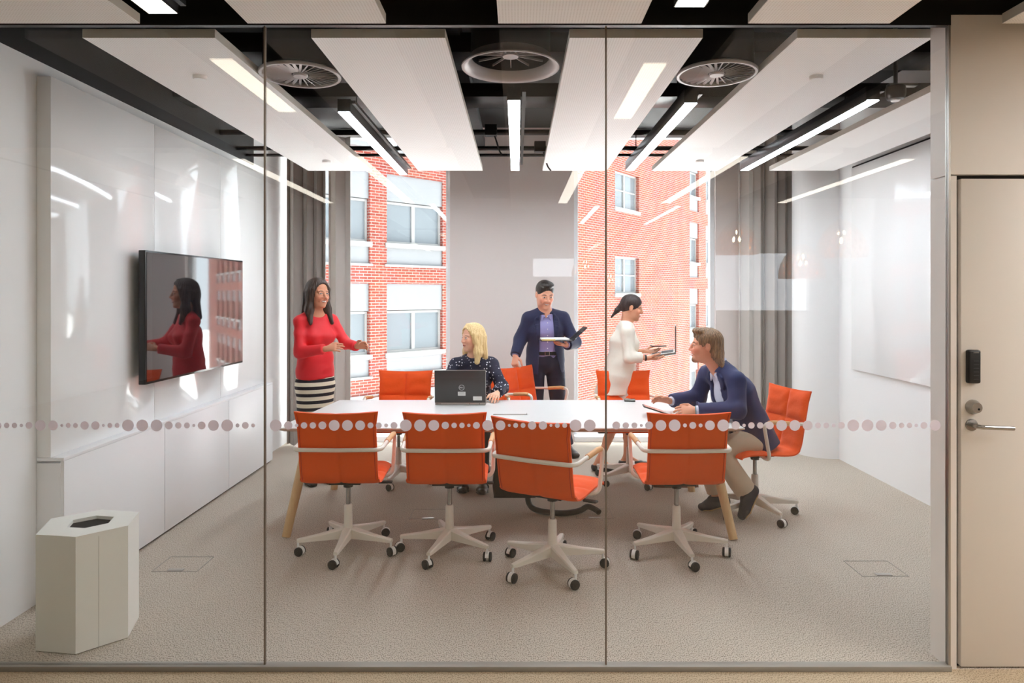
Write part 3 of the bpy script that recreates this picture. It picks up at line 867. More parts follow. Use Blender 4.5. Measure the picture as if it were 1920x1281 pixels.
def make_chair():
    t = link('swivel_chair', None)
    seat_seams = [0.0, SB * 0.46, SB]
    bl = TOT - SB
    make_pad(0.0, SB + 0.002, [0.004, SB * 0.52, SB + 0.06], False).build('seat', [M['orange'], M['orange_back']], t, smooth=60)
    bk = make_pad(SB - 0.002, TOT, [SB - 0.06, SB + bl * 0.47, TOT - 0.004], True).build('backrest', [M['orange'], M['orange_back']], t, smooth=60)
    # stitched edge down both sides and along the top
    p = MB()
    for u in (-0.226, 0.226):
        pts = []
        for k in range(24):
            s = SB + bl * k / 23.0 * 0.97
            y, z, ny, nz = prof(s); q = (s - SB) / bl
            pts.append((u * (0.975 + 0.06 * max(0, q - 0.8) / 0.2), y - ny * 0.0085 - 0.002, z - nz * 0.0085))
        p.tube(pts, 0.0022, 6)
    p.build('stitching', M['piping'], bk)
    # arms: one bent tube that runs round the back
    W = 0.272
    zb = 0.695
    yb = prof(SB + bl * 0.44)[0] - 0.022
    half = [(0.10, 0.02, 0.452), (0.20, 0.04, 0.448), (W, 0.06, 0.47), (W + 0.004, 0.11, 0.715), (W + 0.002, 0.03, 0.722), (W - 0.008, -0.10, 0.706), (W - 0.012, yb + 0.03, zb), (W - 0.035, yb - 0.004, zb)]
    full = [Vector((-x, y, z)) for (x, y, z) in half] + [Vector((0, yb - 0.016, zb))] + [Vector(h) for h in reversed(half)]
    ar = MB().tube(round_path(full, 0.045, 6), 0.0125, 12).build('arm_frame', M['white_metal'], t)
    for s in (-1, 1):
        MB().tube([(s * (W + 0.003), 0.07, 0.7195), (s * (W + 0.002), 0.03, 0.7215), (s * (W - 0.004), -0.05, 0.7125), (s * (W - 0.0085), -0.105, 0.7055)], 0.0165, 14).build('arm_rest', M['oak_arm'], ar)
    MB().box(-0.10, 0.10, -0.10, 0.09, 0.435, 0.455, 0.006).lathe([(0.03, 0.40), (0.03, 0.44)], 20).build('seat_mechanism', M['plastic_black'], t)
    lv = MB().tube([(0.05, 0.02, 0.435), (0.20, 0.02, 0.428)], 0.006, 8)
    lv.box(0.19, 0.275, 0.002, 0.04, 0.417, 0.43, 0.005).build('lever', M['plastic_black'], t)
    MB().lathe([(0.0145, 0.26), (0.0145, 0.41)], 20).build('gas_lift', M['steel'], t)
    MB().lathe([(0.036, 0.085), (0.034, 0.12), (0.027, 0.16), (0.025, 0.285), (0.02, 0.292), (0.0, 0.292)], 24).build('column', M['white_metal'], t)
    b = MB()
    for k in range(5):
        a = 2 * PI * k / 5
        R3 = Matrix.Rotation(a, 3, 'Z')
        # tapering flat spoke
        sec = [(0.0, 0.028, 0.082, 0.150), (0.06, 0.027, 0.082, 0.140), (0.18, 0.020, 0.082, 0.118), (0.285, 0.015, 0.081, 0.105), (0.31, 0.012, 0.083, 0.101)]
        vs = []
        for (r, w, zl, zh) in sec:
            for (yy, zz) in ((-w, zl), (w, zl), (w, zh - 0.006), (w * 0.7, zh), (-w * 0.7, zh), (-w, zh - 0.006)):
                vs.append(R3 @ Vector((r, yy, zz)))
        fs = []
        for i in range(len(sec) - 1):
            for q in range(6): fs.append((i * 6 + q, i * 6 + (q + 1) % 6, (i + 1) * 6 + (q + 1) % 6, (i + 1) * 6 + q))
        fs.append(tuple(range((len(sec) - 1) * 6, len(sec) * 6)))
        b.add(vs, fs)
    bo = b.build('base', M['white_metal'], t, smooth=30)
    # caster: swivels, so each gets its own angle
    cs = MB()
    n = 14
    hood = []
    for side in (-0.011, 0.011):
        for k in range(n + 1):
            a = math.radians(-35 + 215 * k / n)
            hood.append((0.0285 * math.cos(a) + 0.012, side, 0.029 + 0.0285 * math.sin(a)))
    fs = [(i, i + 1, n + 2 + i, n + 1 + i) for i in range(n)] + [tuple(range(n + 1))[::-1], tuple(range(n + 1, 2 * n + 2))]
    cs.add(hood, fs).cyl((0, 0, 0.05), (0, 0, 0.085), 0.007, 10)
    hood_proto = cs.build('caster', M['plastic_white'], t)
    wh = MB()
    for s in (-1, 1):
        prof_ = [(0.0, 0.0), (0.027, 0.0), (0.028, 0.004), (0.027, 0.012), (0.018, 0.015), (0, 0.015)]
        wh.lathe(prof_, 22, (0.012, s * 0.0112, 0.028), Matrix.Rotation(-s * PI / 2, 3, 'X'))
    wh.build('wheel', M['rubber'], hood_proto)
    cas = [hood_proto] + [copy_tree(hood_proto, t) for _ in range(4)]
    for k, c in enumerate(cas):
        a = 2 * PI * k / 5
        c.location = (0.302 * math.cos(a), 0.302 * math.sin(a), 0)
        c.rotation_euler = (0, 0, rndc.uniform(0, 2 * PI))
    return t, bo, cas
chair0, _, _ = make_chair()

def place_chair(X, Y, face, base_ang, label, first=[True], seed=0):
    """face: heading angle of local +Y (deg, 90 = away from camera); base_ang: heading of one spoke"""
    c = chair0 if first[0] else copy_tree(chair0)
    first[0] = False
    c.location = (X, Y, 0); rz = math.radians(face - 90); c.rotation_euler = (0, 0, rz)
    rr = random.Random(seed)
    k = 0
    for ch in kids(c):
        nm = ch.name.split('.')[0]
        if nm == 'base': ch.rotation_euler = (0, 0, math.radians(base_ang) - rz)
        if nm == 'caster':
            a = math.radians(base_ang) + 2 * PI * k / 5 - rz
            ch.location = (0.302 * math.cos(a), 0.302 * math.sin(a), 0)
            ch.rotation_euler = (0, 0, rr.uniform(0, 2 * PI)); k += 1
    tag(c, label, 'chair', 'orange swivel chairs around the table')
    return c
CH = [
 (-1.07, 4.32, 90, -90, 'orange padded swivel chair at the left end of the front row, back to the glass'),
 (-0.427, 4.30, 90, -108, 'orange padded swivel chair second from left in the front row'),
 (0.207, 4.03, 62, -68, 'orange padded swivel chair turned to the right, in front of the black cable sleeve'),
 (1.0, 4.29, 91, -86, 'orange padded swivel chair at the right end of the front row, before the seated man'),
 (-1.03, 5.92, -93, -95, 'empty orange swivel chair across the table, beside the woman in red'),
 (-0.35, 5.93, -90, 0, 'orange swivel chair the blonde woman sits in, behind the open laptop'),
 (0.22, 6.35, -39, 180, 'orange swivel chair whose backrest the standing man holds'),
 (0.97, 5.92, -88, -70, 'empty orange swivel chair across the table, in front of the walking woman'),
 (1.75, 5.03, 194, -75, 'orange swivel chair at the right table end, under the seated man'),
]
for i, c in enumerate(CH): place_chair(*c, seed=40 + i)

# ------------------------------------------------------------------ table
t = thing('meeting_table', 'long white meeting table on round splayed oak legs', 'table', (0, 5.12, 0))
TT = 0.73
top = [(-1.60, 4.52), (1.508, 4.52), (1.508, 5.72), (-1.49, 5.72)]
def inset(p, d):
    cx_, cy_ = 0.0, 5.12
    return (p[0] - math.copysign(d, p[0] - cx_), p[1] - math.copysign(d, p[1] - cy_))
vs = []
for (z, d) in ((TT - 0.030, 0.045), (TT - 0.012, 0.002), (TT - 0.004, 0.0), (TT, 0.003)):
    for p in top:
        q = inset(p, d); vs.append((q[0], q[1] - 5.12, z))
fs = []; mi = []
b = MB()
for l in range(3):
    fs = [(l * 4 + i, l * 4 + (i + 1) % 4, l * 4 + 4 + (i + 1) % 4, l * 4 + 4 + i) for i in range(4)]
    if l == 0: b.add(vs, fs, 1)
    else:
        b.f += fs; b.m += [1 if l == 1 else 0] * 4
b.f += [(3, 2, 1, 0), (12, 13, 14, 15)]; b.m += [1, 0]
b.build('tabletop', [M['table'], M['table_edge']], t, smooth=0)
for (bx_, by_, tx, ty) in [(-1.54, 4.545, -1.43, 4.74), (1.425, 4.50, 1.31, 4.72), (-1.52, 5.66, -1.40, 5.50), (1.43, 5.60, 1.31, 5.48)]:
    MB().tube([(bx_, by_ - 5.12, 0.0), (tx, ty - 5.12, 0.70)], [0.028, 0.036], 24).build('leg', M['oak'], t)
b = MB().box(-1.40, 1.29, -0.36, -0.30, 0.655, 0.70).box(-1.40, 1.29, 0.30, 0.36, 0.655, 0.70)
b.build('frame', M['white_metal'], t)
X = (958 - 970) / 1280 * 1280 * .89 / (777 - 551)
D = 1280 * .89 / (776 - 551)
fl = MB().box(X - 0.13, X + 0.13, D - 5.12 - 0.05, D - 5.12 + 0.05, TT, TT + 0.0015).build('cable_hatch', M['table'], t, smooth=0)
MB().box(X - 0.13, X + 0.12, D - 5.12 - 0.053, D - 5.12 - 0.047, TT, TT + 0.006).box(X + 0.114, X + 0.12, D - 5.12 - 0.053, D - 5.12 + 0.0, TT, TT + 0.006).build('hatch_edge', M['alu'], fl, smooth=0)

# black cable sleeve hanging under the table and the hose to the floor
b = MB()
def sl(u, v):
    a = 2 * PI * u; z = 0.115 + 0.578 * v
    w = 0.155 + 0.006 * math.sin(9 * v); dpt = 0.09
    r = 1 / max(abs(math.cos(a)), abs(math.sin(a)))
    r = min(r, 1.18)
    return (w * r * math.cos(a) + 0.004 * math.sin(14 * v + 5 * u), dpt * r * math.sin(a), z)
b.grid(sl, 40, 16); 
b.add([(-0.155, -0.09, 0.115), (0.155, -0.09, 0.115), (0.155, 0.09, 0.115), (-0.155, 0.09, 0.115)], [(0, 1, 2, 3)])
t = b.build('cable_sleeve', pmat('black felt', (28, 26, 27), 0.9), loc=(-0.02, 5.12, 0))
tag(t, 'black fabric cable sleeve hanging below the table middle', 'cable sleeve')
P = [(0.075, 5.12, 0.13), (0.085, 5.10, 0.06), (0.13, 5.04, 0.028), (0.24, 4.98, 0.024), (0.36, 4.97, 0.024), (0.46, 5.02, 0.026), (0.52, 5.05, 0.045), (0.575, 5.03, 0.03), (0.60, 5.0, 0.018)]
o = MB().tube(catmull(P, 8), 0.021, 14).build('cable_hose', pmat('black corrugated hose', (30, 30, 33), 0.5, bump=(200, 0.3, 0.003)))
tag(o, 'thick black cable hose curving over the carpet below the table', 'hose')

# brown bag on the floor
def bag(u, v):
    a = 2 * PI * u; z = 0.27 * v
    sq = 1 / max(abs(math.cos(a)), abs(math.sin(a))); sq = min(sq, 1.25)
    k = 1 - 0.35 * v ** 3
    return (0.19 * sq * math.cos(a) * (1 - 0.1 * v), 0.08 * sq * math.sin(a) * k, z)
t = MB().grid(bag, 32, 12).add([(0.19 * c_, 0.08 * s_, 0.0) for c_, s_ in ((-1, -1), (1, -1), (1, 1), (-1, 1))], [(0, 1, 2, 3)]).add([(0.17 * c_, 0.05 * s_, 0.27) for c_, s_ in ((-1, -1), (1, -1), (1, 1), (-1, 1))], [(0, 1, 2, 3)]).build('leather_bag', pmat('brown leather', (104, 58, 40), 0.5, noise=(20, 0.2)), loc=(1.33, 5.78, 0))
tag(t, 'brown leather bag on the carpet beside the far right table leg', 'bag')
MB().tube(catmull([(-0.1, 0, 0.26), (-0.08, 0, 0.34), (0.08, 0, 0.34), (0.1, 0, 0.26)], 8), 0.008, 8).build('handle', pmat('dark leather', (60, 34, 26), 0.5), t)

# ------------------------------------------------------------------ laptops
def laptop(name, label, loc, rz, w, d, hh, ang, lidmat, keyb, R=None, logo=False):
    """hinge along local x at y=0; the keyboard half runs to +y; ang = lid angle from the base"""
    t = thing(name, label, 'laptop', loc, rz)
    if R is not None: t.rotation_euler = R.to_euler()
    MB().box(-w / 2, w / 2, 0.0, d, 0.0, 0.024, 0.005).build('base', M['alu'], t)
    MB().box(-w / 2 + 0.03, w / 2 - 0.03, 0.02, d * 0.55, 0.024, 0.026).build('keyboard', keyb, t, smooth=0)
    MB().box(-0.05, 0.05, d * 0.62, d * 0.92, 0.024, 0.0255).build('touchpad', M['plastic_black'], t, smooth=0)
    Rl = Matrix.Rotation(ang - PI / 2, 3, 'X')
    lid = MB().box(-w / 2, w / 2, -0.006, 0.004, 0, hh, 0.004).build('lid', lidmat, t, loc=(0, 0.002, 0.02), R=Rl)
    MB().box(-w / 2 + 0.014, w / 2 - 0.014, 0.004, 0.0055, 0.02, hh - 0.014).build('screen', pmat('laptop screen', (120, 130, 150), 0.2), lid, smooth=0)
    rim = MB().box(-w / 2 - 0.0015, w / 2 + 0.0015, 0.0, 0.0058, -0.001, hh + 0.0015).build('lid_rim', M['alu'], lid)
    if logo:
        wm = pmat('logo silver', (205, 205, 205), 0.4)
        cz = hh * 0.475; cx_ = 0.012
        ring = [(cx_ + 0.021 * math.cos(2 * PI * k / 32), -0.0068, cz + 0.021 * math.sin(2 * PI * k / 32)) for k in range(32)]
        rg = MB().tube(ring, 0.0016, 6, True).build('logo', wm, lid)
        for i, ch in enumerate('DELL'):
            cu = bpy.data.curves.new('letter', 'FONT'); cu.body = ch; cu.size = 0.0135; cu.align_x = 'CENTER'; cu.align_y = 'CENTER'; cu.extrude = 0.0004; cu.offset = 0.0004
            cu.materials.append(wm)
            tmp = link('letter_curve', cu); bpy.context.view_layer.update()
            lm = bpy.data.meshes.new_from_object(tmp); bpy.data.objects.remove(tmp)
            q = link('letter', lm, rg)
            q.location = (cx_ - 0.0122 + 0.0081 * i, -0.0074, cz); q.rotation_euler = (PI / 2, math.radians(-28) if ch == 'E' else 0, 0)
        st = pmat('sticker', (222, 222, 218), 0.5)
        MB().box(cx_ - 0.03, cx_ + 0.03, -0.007, -0.0055, cz - 0.066, cz - 0.034).build('sticker', st, lid, smooth=0)
        MB().box(w / 2 - 0.10, w / 2 - 0.03, -0.007, -0.0055, 0.02, 0.052).build('sticker', st, lid, smooth=0)
        g = MB()
        for zz in (cz - 0.042, cz - 0.048, cz - 0.056): g.box(cx_ - 0.022, cx_ + 0.022, -0.0073, -0.0068, zz, zz + 0.002)
        g.build('sticker_print', pmat('sticker print', (150, 150, 150), 0.6), lid, smooth=0)
        b = MB()
        for xx in (-0.19, -0.18, -0.165, 0.07, 0.15): b.box(xx, xx + 0.006, -0.0008, 0.001, 0.007, 0.013)
        b.build('port', M['plastic_black'], t, smooth=0)
    return t
kb = pmat('keyboard', (40, 40, 44), 0.6)
laptop('laptop', 'open dark grey laptop on the table in front of the blonde woman', (-0.455, 5.45, TT + .0008), 0, 0.405, 0.255, 0.262, math.radians(97), pmat('dark laptop lid', (66, 66, 66), 0.35, 0.3), kb, logo=True)

# wallet-like phone on the table, tablet, binder
o = thing('phone', 'small black phone with a white edge lying on the table before the empty chair', 'phone', ((1180 - 970) / 1280 * 5.68, 5.66, TT), math.radians(-8))
MB().box(-0.045, 0.045, -0.04, 0.04, 0, 0.012, 0.004).build('case', M['plastic_black'], o)
MB().box(-0.040, 0.040, -0.041, 0.036, 0.012, 0.016, 0.001).build('cover', M['plastic_white'], o)
MB().box(-0.041, 0.041, -0.036, 0.036, 0.016, 0.02, 0.001).build('display', M['screen'], o)
o = thing('tablet', 'dark tablet tilted up from the table in the hands of the seated man', 'tablet', (1.03, 4.97, TT + 0.034), 0)
o.rotation_euler = (math.radians(-4), math.radians(17), math.radians(-8))
MB().box(-0.12, 0.10, -0.085, 0.085, 0, 0.009, 0.003).build('casing', M['plastic_black'], o)
MB().box(-0.112, 0.092, -0.077, 0.077, 0.009, 0.0096).build('display', pmat('tablet glass', (58, 52, 54), 0.1), o, smooth=0)
o = thing('binder', 'open black binder with white papers held by the standing man', 'binder', (0.36, 6.35, 1.185), math.radians(4))
bmt = pmat('black leatherette', (24, 24, 28), 0.4)
MB().box(-0.15, 0.14, -0.11, 0.11, 0, 0.008, 0.002).build('cover', bmt, o)
MB().box(-0.14, 0.11, -0.10, 0.10, 0.008, 0.024, 0.002).build('papers', M['plastic_white'], o)
MB().box(0, 0.18, -0.115, 0.115, 0, 0.007, 0.002).build('cover', bmt, o, loc=(0.145, 0, 0.002), R=Matrix.Rotation(math.radians(-42), 3, 'Y'))
MB().box(-0.146, -0.02, -0.112, -0.105, 0.006, 0.02, 0.001).build('page_edge', pmat('yellow edge', (226, 196, 120), 0.6), o)
# ------------------------------------------------------------------ implicit surfaces for people
V3 = lambda *a: np.array(a, dtype=np.float64)
def unit(v): return v / np.linalg.norm(v)

class Sdf:
    def __init__(s, lo, hi, h):
        s.lo = np.array(lo, float); s.h = h
        s.n = np.ceil((np.array(hi) - s.lo) / h).astype(int) + 1
        s.F = np.full(s.n, 1.0, np.float32); s.M = np.zeros(s.n, np.int8)
        s.ax = [(s.lo[i] + h * np.arange(s.n[i])).astype(np.float32) for i in range(3)]
    def sub(s, lo, hi):
        a = np.clip(np.floor((lo - s.lo) / s.h).astype(int), 0, s.n - 1)
        b = np.clip(np.ceil((hi - s.lo) / s.h).astype(int) + 1, 1, s.n)
        sl = tuple(slice(a[i], b[i]) for i in range(3))
        P = [s.ax[i][sl[i]].reshape([-1 if j == i else 1 for j in range(3)]) for i in range(3)]
        return sl, P
    def mix(s, sl, d, k, mat, op='u'):
        f = s.F[sl]
        if op == 'u':
            if mat is not None: s.M[sl] = np.where(d < f, np.int8(mat), s.M[sl])
            hh = np.clip(0.5 + 0.5 * (f - d) / k, 0, 1)
            s.F[sl] = f * (1 - hh) + d * hh - k * hh * (1 - hh)
        else:
            d = -d
            hh = np.clip(0.5 - 0.5 * (f - d) / k, 0, 1)
            s.F[sl] = f * (1 - hh) + d * hh + k * hh * (1 - hh)
    def cone(s, a, b, ra, rb, k=0.02, mat=0, op='u', lat=None):
        """tapered capsule; radii may be (lateral, other) pairs with a lateral axis"""
        a = np.array(a, float); b = np.array(b, float)
        ra2 = ra if isinstance(ra, tuple) else (ra, ra); rb2 = rb if isinstance(rb, tuple) else (rb, rb)
        m = max(*ra2, *rb2) + k * 1.2 + 2 * s.h
        sl, P = s.sub(np.minimum(a, b) - m, np.maximum(a, b) + m)
        if min(len(P[0]), P[1].shape[1], P[2].shape[2]) == 0: return
        w = b - a; L = np.linalg.norm(w)
        w = w / L if L > 1e-6 else V3(0, 0, 1)
        q = [P[i] - np.float32(a[i]) for i in range(3)]
        t = np.clip((q[0] * w[0] + q[1] * w[1] + q[2] * w[2]) / max(L, 1e-6), 0, 1).astype(np.float32)
        if lat is None:
            e = [q[i] - t * np.float32(w[i] * L) for i in range(3)]
            d = np.sqrt(e[0] ** 2 + e[1] ** 2 + e[2] ** 2) - (ra2[0] + (rb2[0] - ra2[0]) * t)
        else:
            lat = np.array(lat, float); lat = unit(lat - w * lat.dot(w)); nn = np.cross(w, lat)
            e = [q[i] - t * np.float32(w[i] * L) for i in range(3)]
            du = e[0] * lat[0] + e[1] * lat[1] + e[2] * lat[2]
            dv = e[0] * nn[0] + e[1] * nn[1] + e[2] * nn[2]
            dw = e[0] * w[0] + e[1] * w[1] + e[2] * w[2]
            r1 = ra2[0] + (rb2[0] - ra2[0]) * t; r2 = ra2[1] + (rb2[1] - ra2[1]) * t
            r3 = np.minimum(r1, r2)
            k0 = np.sqrt((du / r1) ** 2 + (dv / r2) ** 2 + (dw / r3) ** 2)
            k1 = np.sqrt((du / r1 ** 2) ** 2 + (dv / r2 ** 2) ** 2 + (dw / r3 ** 2) ** 2)
            d = k0 * (k0 - 1) / np.maximum(k1, 1e-4)
            d = np.where(k0 < 0.2, -r3 * 0.8, d)
        s.mix(sl, d.astype(np.float32), k, mat, op)
    def ell(s, c, r, R=None, k=0.02, mat=0, op='u'):
        c = np.array(c, float); R = np.eye(3) if R is None else R
        m = max(r) + k * 1.2 + 2 * s.h
        sl, P = s.sub(c - m, c + m)
        q = [P[i] - np.float32(c[i]) for i in range(3)]
        u = [q[0] * R[0, j] + q[1] * R[1, j] + q[2] * R[2, j] for j in range(3)]
        k0 = np.sqrt((u[0] / r[0]) ** 2 + (u[1] / r[1]) ** 2 + (u[2] / r[2]) ** 2)
        k1 = np.sqrt((u[0] / r[0] ** 2) ** 2 + (u[1] / r[1] ** 2) ** 2 + (u[2] / r[2] ** 2) ** 2)
        d = k0 * (k0 - 1) / np.maximum(k1, 1e-4)
        d = np.where(k0 < 0.15, -min(r) * 0.9, d)
        s.mix(sl, d.astype(np.float32), k, mat, op)
    def box(s, c, r, R=None, rd=0.004, k=0.004, mat=0, op='u'):
        c = np.array(c, float); R = np.eye(3) if R is None else R
        m = np.linalg.norm(r) + k * 1.2 + 2 * s.h
        sl, P = s.sub(c - m, c + m)
        q = [P[i] - np.float32(c[i]) for i in range(3)]
        u = [np.abs(q[0] * R[0, j] + q[1] * R[1, j] + q[2] * R[2, j]) - (r[j] - rd) for j in range(3)]
        d = np.sqrt(sum(np.maximum(x, 0) ** 2 for x in u)) + np.minimum(np.maximum(np.maximum(u[0], u[1]), u[2]), 0) - rd
        s.mix(sl, d.astype(np.float32), k, mat, op)
    def hit(s, p, d, far=.35):
        """first point on the surface coming in from p + d * far towards p"""
        p = np.array(p, float); d = unit(np.array(d, float))
        for t in np.arange(far, 0, -s.h * .5):
            q = p + d * t; i = np.round((q - s.lo) / s.h).astype(int)
            if (i >= 0).all() and (i < s.n).all() and s.F[tuple(i)] < 0: return q
        return p
    def cut(s, p, n, rad=None):
        """remove everything on the +n side of the plane, within rad of p"""
        p = np.array(p, float); n = unit(np.array(n, float))
        if rad: sl, P = s.sub(p - rad, p + rad)
        else: sl, P = s.sub(s.lo, s.lo + s.h * s.n)
        d = ((P[0] - p[0]) * n[0] + (P[1] - p[1]) * n[1] + (P[2] - p[2]) * n[2]).astype(np.float32)
        s.F[sl] = np.maximum(s.F[sl], d)
    def wedge(s, planes):
        """remove the intersection of half-spaces (p, n): the region with n.(x-p) < 0 for all"""
        sl, P = s.sub(s.lo, s.lo + s.h * s.n)
        d = None
        for p, n in planes:
            n = unit(np.array(n, float))
            e = ((P[0] - p[0]) * n[0] + (P[1] - p[1]) * n[1] + (P[2] - p[2]) * n[2]).astype(np.float32)
            d = e if d is None else np.maximum(d, e)
        s.F = np.maximum(s.F, -d)
    def disp(s, fn):
        P = [s.ax[i].reshape([-1 if j == i else 1 for j in range(3)]) for i in range(3)]
        s.F = s.F + fn(P[0], P[1], P[2]).astype(np.float32)
    def mesh(s, name, mats, parent=None, loc=(0, 0, 0), iters=1):
        F = s.F.copy()
        F[0] = F[-1] = 1; F[:, 0] = F[:, -1] = 1; F[:, :, 0] = F[:, :, -1] = 1
        I = F < 0
        nx, ny, nz = F.shape
        cnt = np.zeros((nx - 1, ny - 1, nz - 1), np.uint8)
        for dx in (0, 1):
            for dy in (0, 1):
                for dz in (0, 1):
                    cnt += I[dx:nx - 1 + dx, dy:ny - 1 + dy, dz:nz - 1 + dz]
        act = np.argwhere((cnt > 0) & (cnt < 8))
        idx = np.full(cnt.shape, -1, np.int64)
        idx[act[:, 0], act[:, 1], act[:, 2]] = np.arange(len(act))
        pos = np.zeros((len(act), 3)); w = np.zeros(len(act))
        corners = [(a, b, c) for a in (0, 1) for b in (0, 1) for c in (0, 1)]
        vals = {c: F[act[:, 0] + c[0], act[:, 1] + c[1], act[:, 2] + c[2]].astype(np.float64) for c in corners}
        for a in corners:
            for ax_ in range(3):
                if a[ax_] == 0:
                    b = list(a); b[ax_] = 1; b = tuple(b)
                    fa, fb = vals[a], vals[b]
                    m = (fa < 0) != (fb < 0)
                    t = np.where(m, fa / np.where(np.abs(fa - fb) < 1e-9, 1, fa - fb), 0)
                    p = np.array(a, float)[None, :] + t[:, None] * (np.array(b) - np.array(a))[None, :]
                    pos[m] += p[m]; w[m] += 1
        pos = pos / w[:, None]
        vmat = s.M[act[:, 0], act[:, 1], act[:, 2]]
        best = np.full(len(act), 9.0)
        for c in corners:                       # material of the corner nearest the surface
            v = np.abs(vals[c]); mm = s.M[act[:, 0] + c[0], act[:, 1] + c[1], act[:, 2] + c[2]]
            bt = v < best
            vmat = np.where(bt, mm, vmat); best = np.where(bt, v, best)
        co = s.lo[None, :] + s.h * (act + pos)
        quads = []
        for ax_ in range(3):
            sl0 = [slice(None)] * 3; sl1 = [slice(None)] * 3
            sl0[ax_] = slice(0, -1); sl1[ax_] = slice(1, None)
            A, B = I[tuple(sl0)], I[tuple(sl1)]
            e = np.argwhere(A != B)
            o1, o2 = [(1, 2), (2, 0), (0, 1)][ax_]
            ok = (e[:, o1] > 0) & (e[:, o2] > 0) & (e[:, o1] < F.shape[o1] - 1) & (e[:, o2] < F.shape[o2] - 1)
            e = e[ok]
            ins = A[e[:, 0], e[:, 1], e[:, 2]]
            def g(d1, d2):
                q = e.copy(); q[:, o1] += d1; q[:, o2] += d2
                return idx[q[:, 0], q[:, 1], q[:, 2]]
            q = np.stack([g(-1, -1), g(0, -1), g(0, 0), g(-1, 0)], 1)
            q[~ins] = q[~ins][:, ::-1]
            quads.append(q)
        q = np.concatenate(quads)
        q = q[(q >= 0).all(1)]
        for _ in range(iters):                   # light smoothing
            acc = np.zeros_like(co); c2 = np.zeros(len(co))
            for i in range(4):
                j = (i + 1) % 4
                np.add.at(acc, q[:, i], co[q[:, j]]); np.add.at(c2, q[:, i], 1)
                np.add.at(acc, q[:, j], co[q[:, i]]); np.add.at(c2, q[:, j], 1)
            co = 0.55 * co + 0.45 * acc / np.maximum(c2, 1)[:, None]
        me = bpy.data.meshes.new(name)
        me.vertices.add(len(co)); me.vertices.foreach_set('co', co.astype(np.float32).ravel())
        me.loops.add(q.size); me.loops.foreach_set('vertex_index', q.astype(np.int32).ravel())
        me.polygons.add(len(q)); me.polygons.foreach_set('loop_start', (np.arange(len(q)) * 4).astype(np.int32))
        mats = mats if isinstance(mats, (list, tuple)) else [mats]
        for m in mats: me.materials.append(m)
        if len(mats) > 1:
            fm = vmat[q[:, 0]].astype(np.int32)
            me.polygons.foreach_set('material_index', np.clip(fm, 0, len(mats) - 1))
        me.update(calc_edges=True)
        me.validate()
        me.polygons.foreach_set('use_smooth', [True] * len(me.polygons))
        me.update()
        return link(name, me, parent, loc)

def basis(fwd, up=(0, 0, 1)):
    f = unit(np.array(fwd, float)); u = np.array(up, float); u = unit(u - f * u.dot(f)); l = np.cross(u, f)
    return np.stack([f, l, u], 1)      # columns: forward, left, up

SKIN, LIP, EYE, BROW, TEETH, IRIS, STUB = range(7)
def head(S, c, R, s=1.0, smile=0.5, female=True, neck=None, beard=False, jaw=1.0):
    c = np.array(c, float)
    T = lambda *p: c + R @ (np.array(p) * s)
    def E(p, r, k=0.015, m=SKIN, op='u'): S.ell(T(*p), tuple(x * s for x in r), R, k * s, m, op)
    def C(a, b, ra, rb, k=0.01, m=SKIN, op='u'): S.cone(T(*a), T(*b), ra * s, rb * s, k * s, m, op)
    E((-.012, 0, .032), (.093, .075, .084))
    E((.026, 0, -.03), (.060, .060 * jaw, .084), .02)
    E((.024, 0, -.074), (.056, .051 * jaw, .040), .02)
    E((.066, 0, -.103), (.019, .022 * jaw, .016), .02)
    for sd in (-1, 1):
        E((.058, sd * .038, -.028), (.026, .022, .024), .02)
        C((.078, sd * .016, .020), (.066, sd * .046, .020), .009, .008, .012)
        E((.0945, sd * .031, .001), (.014, .017, .010), .010, None, 'd')
        E((.0735, sd * .031, .001), (.0122, .0135, .0125), .003)
        C((.0850, sd * .018, .0072), (.0785, sd * .045, .0052), .0044, .0036, .003)
        C((.0845, sd * .019, -.0075), (.0785, sd * .044, -.0068), .0040, .0034, .004)
        E((-.008, sd * .076, -.006), (.018, .008, .030), .006)
        E((-.003, sd * .083, -.004), (.009, .004, .017), .004, None, 'd')
    C((.084, 0, .012), (.103, 0, -.028), .0075, .0105, .012)
    for sd in (-1, 1): E((.0945, sd * .0115, -.0325), (.0105, .0075, .0075), .008)
    mz = -.063; w = .020 + .005 * smile; up = .008 * smile
    op = .0015 + .0048 * smile if smile > .45 else .001
    for sd in (-1, 1):
        C((.0805 - .006 * smile, sd * w, mz + up), (.0915, sd * .004, mz + .0042), .0032, .0046, .005)
        C((.0805 - .006 * smile, sd * w, mz + up), (.0895, sd * .004, mz - .0052), .0032, .0052, .005)
        if smile > .4: C((.088, sd * .022, -.034), (.078, sd * .037, -.060), .0075, .006, .012)
    if beard:
        E((.070, 0, -.098), (.021, .021, .020), .008)
    if neck is not None:
        S.cone(T(-.026, 0, -.055), neck, (.052 if female else .060) * s, .056 if female else .066, .03, SKIN)

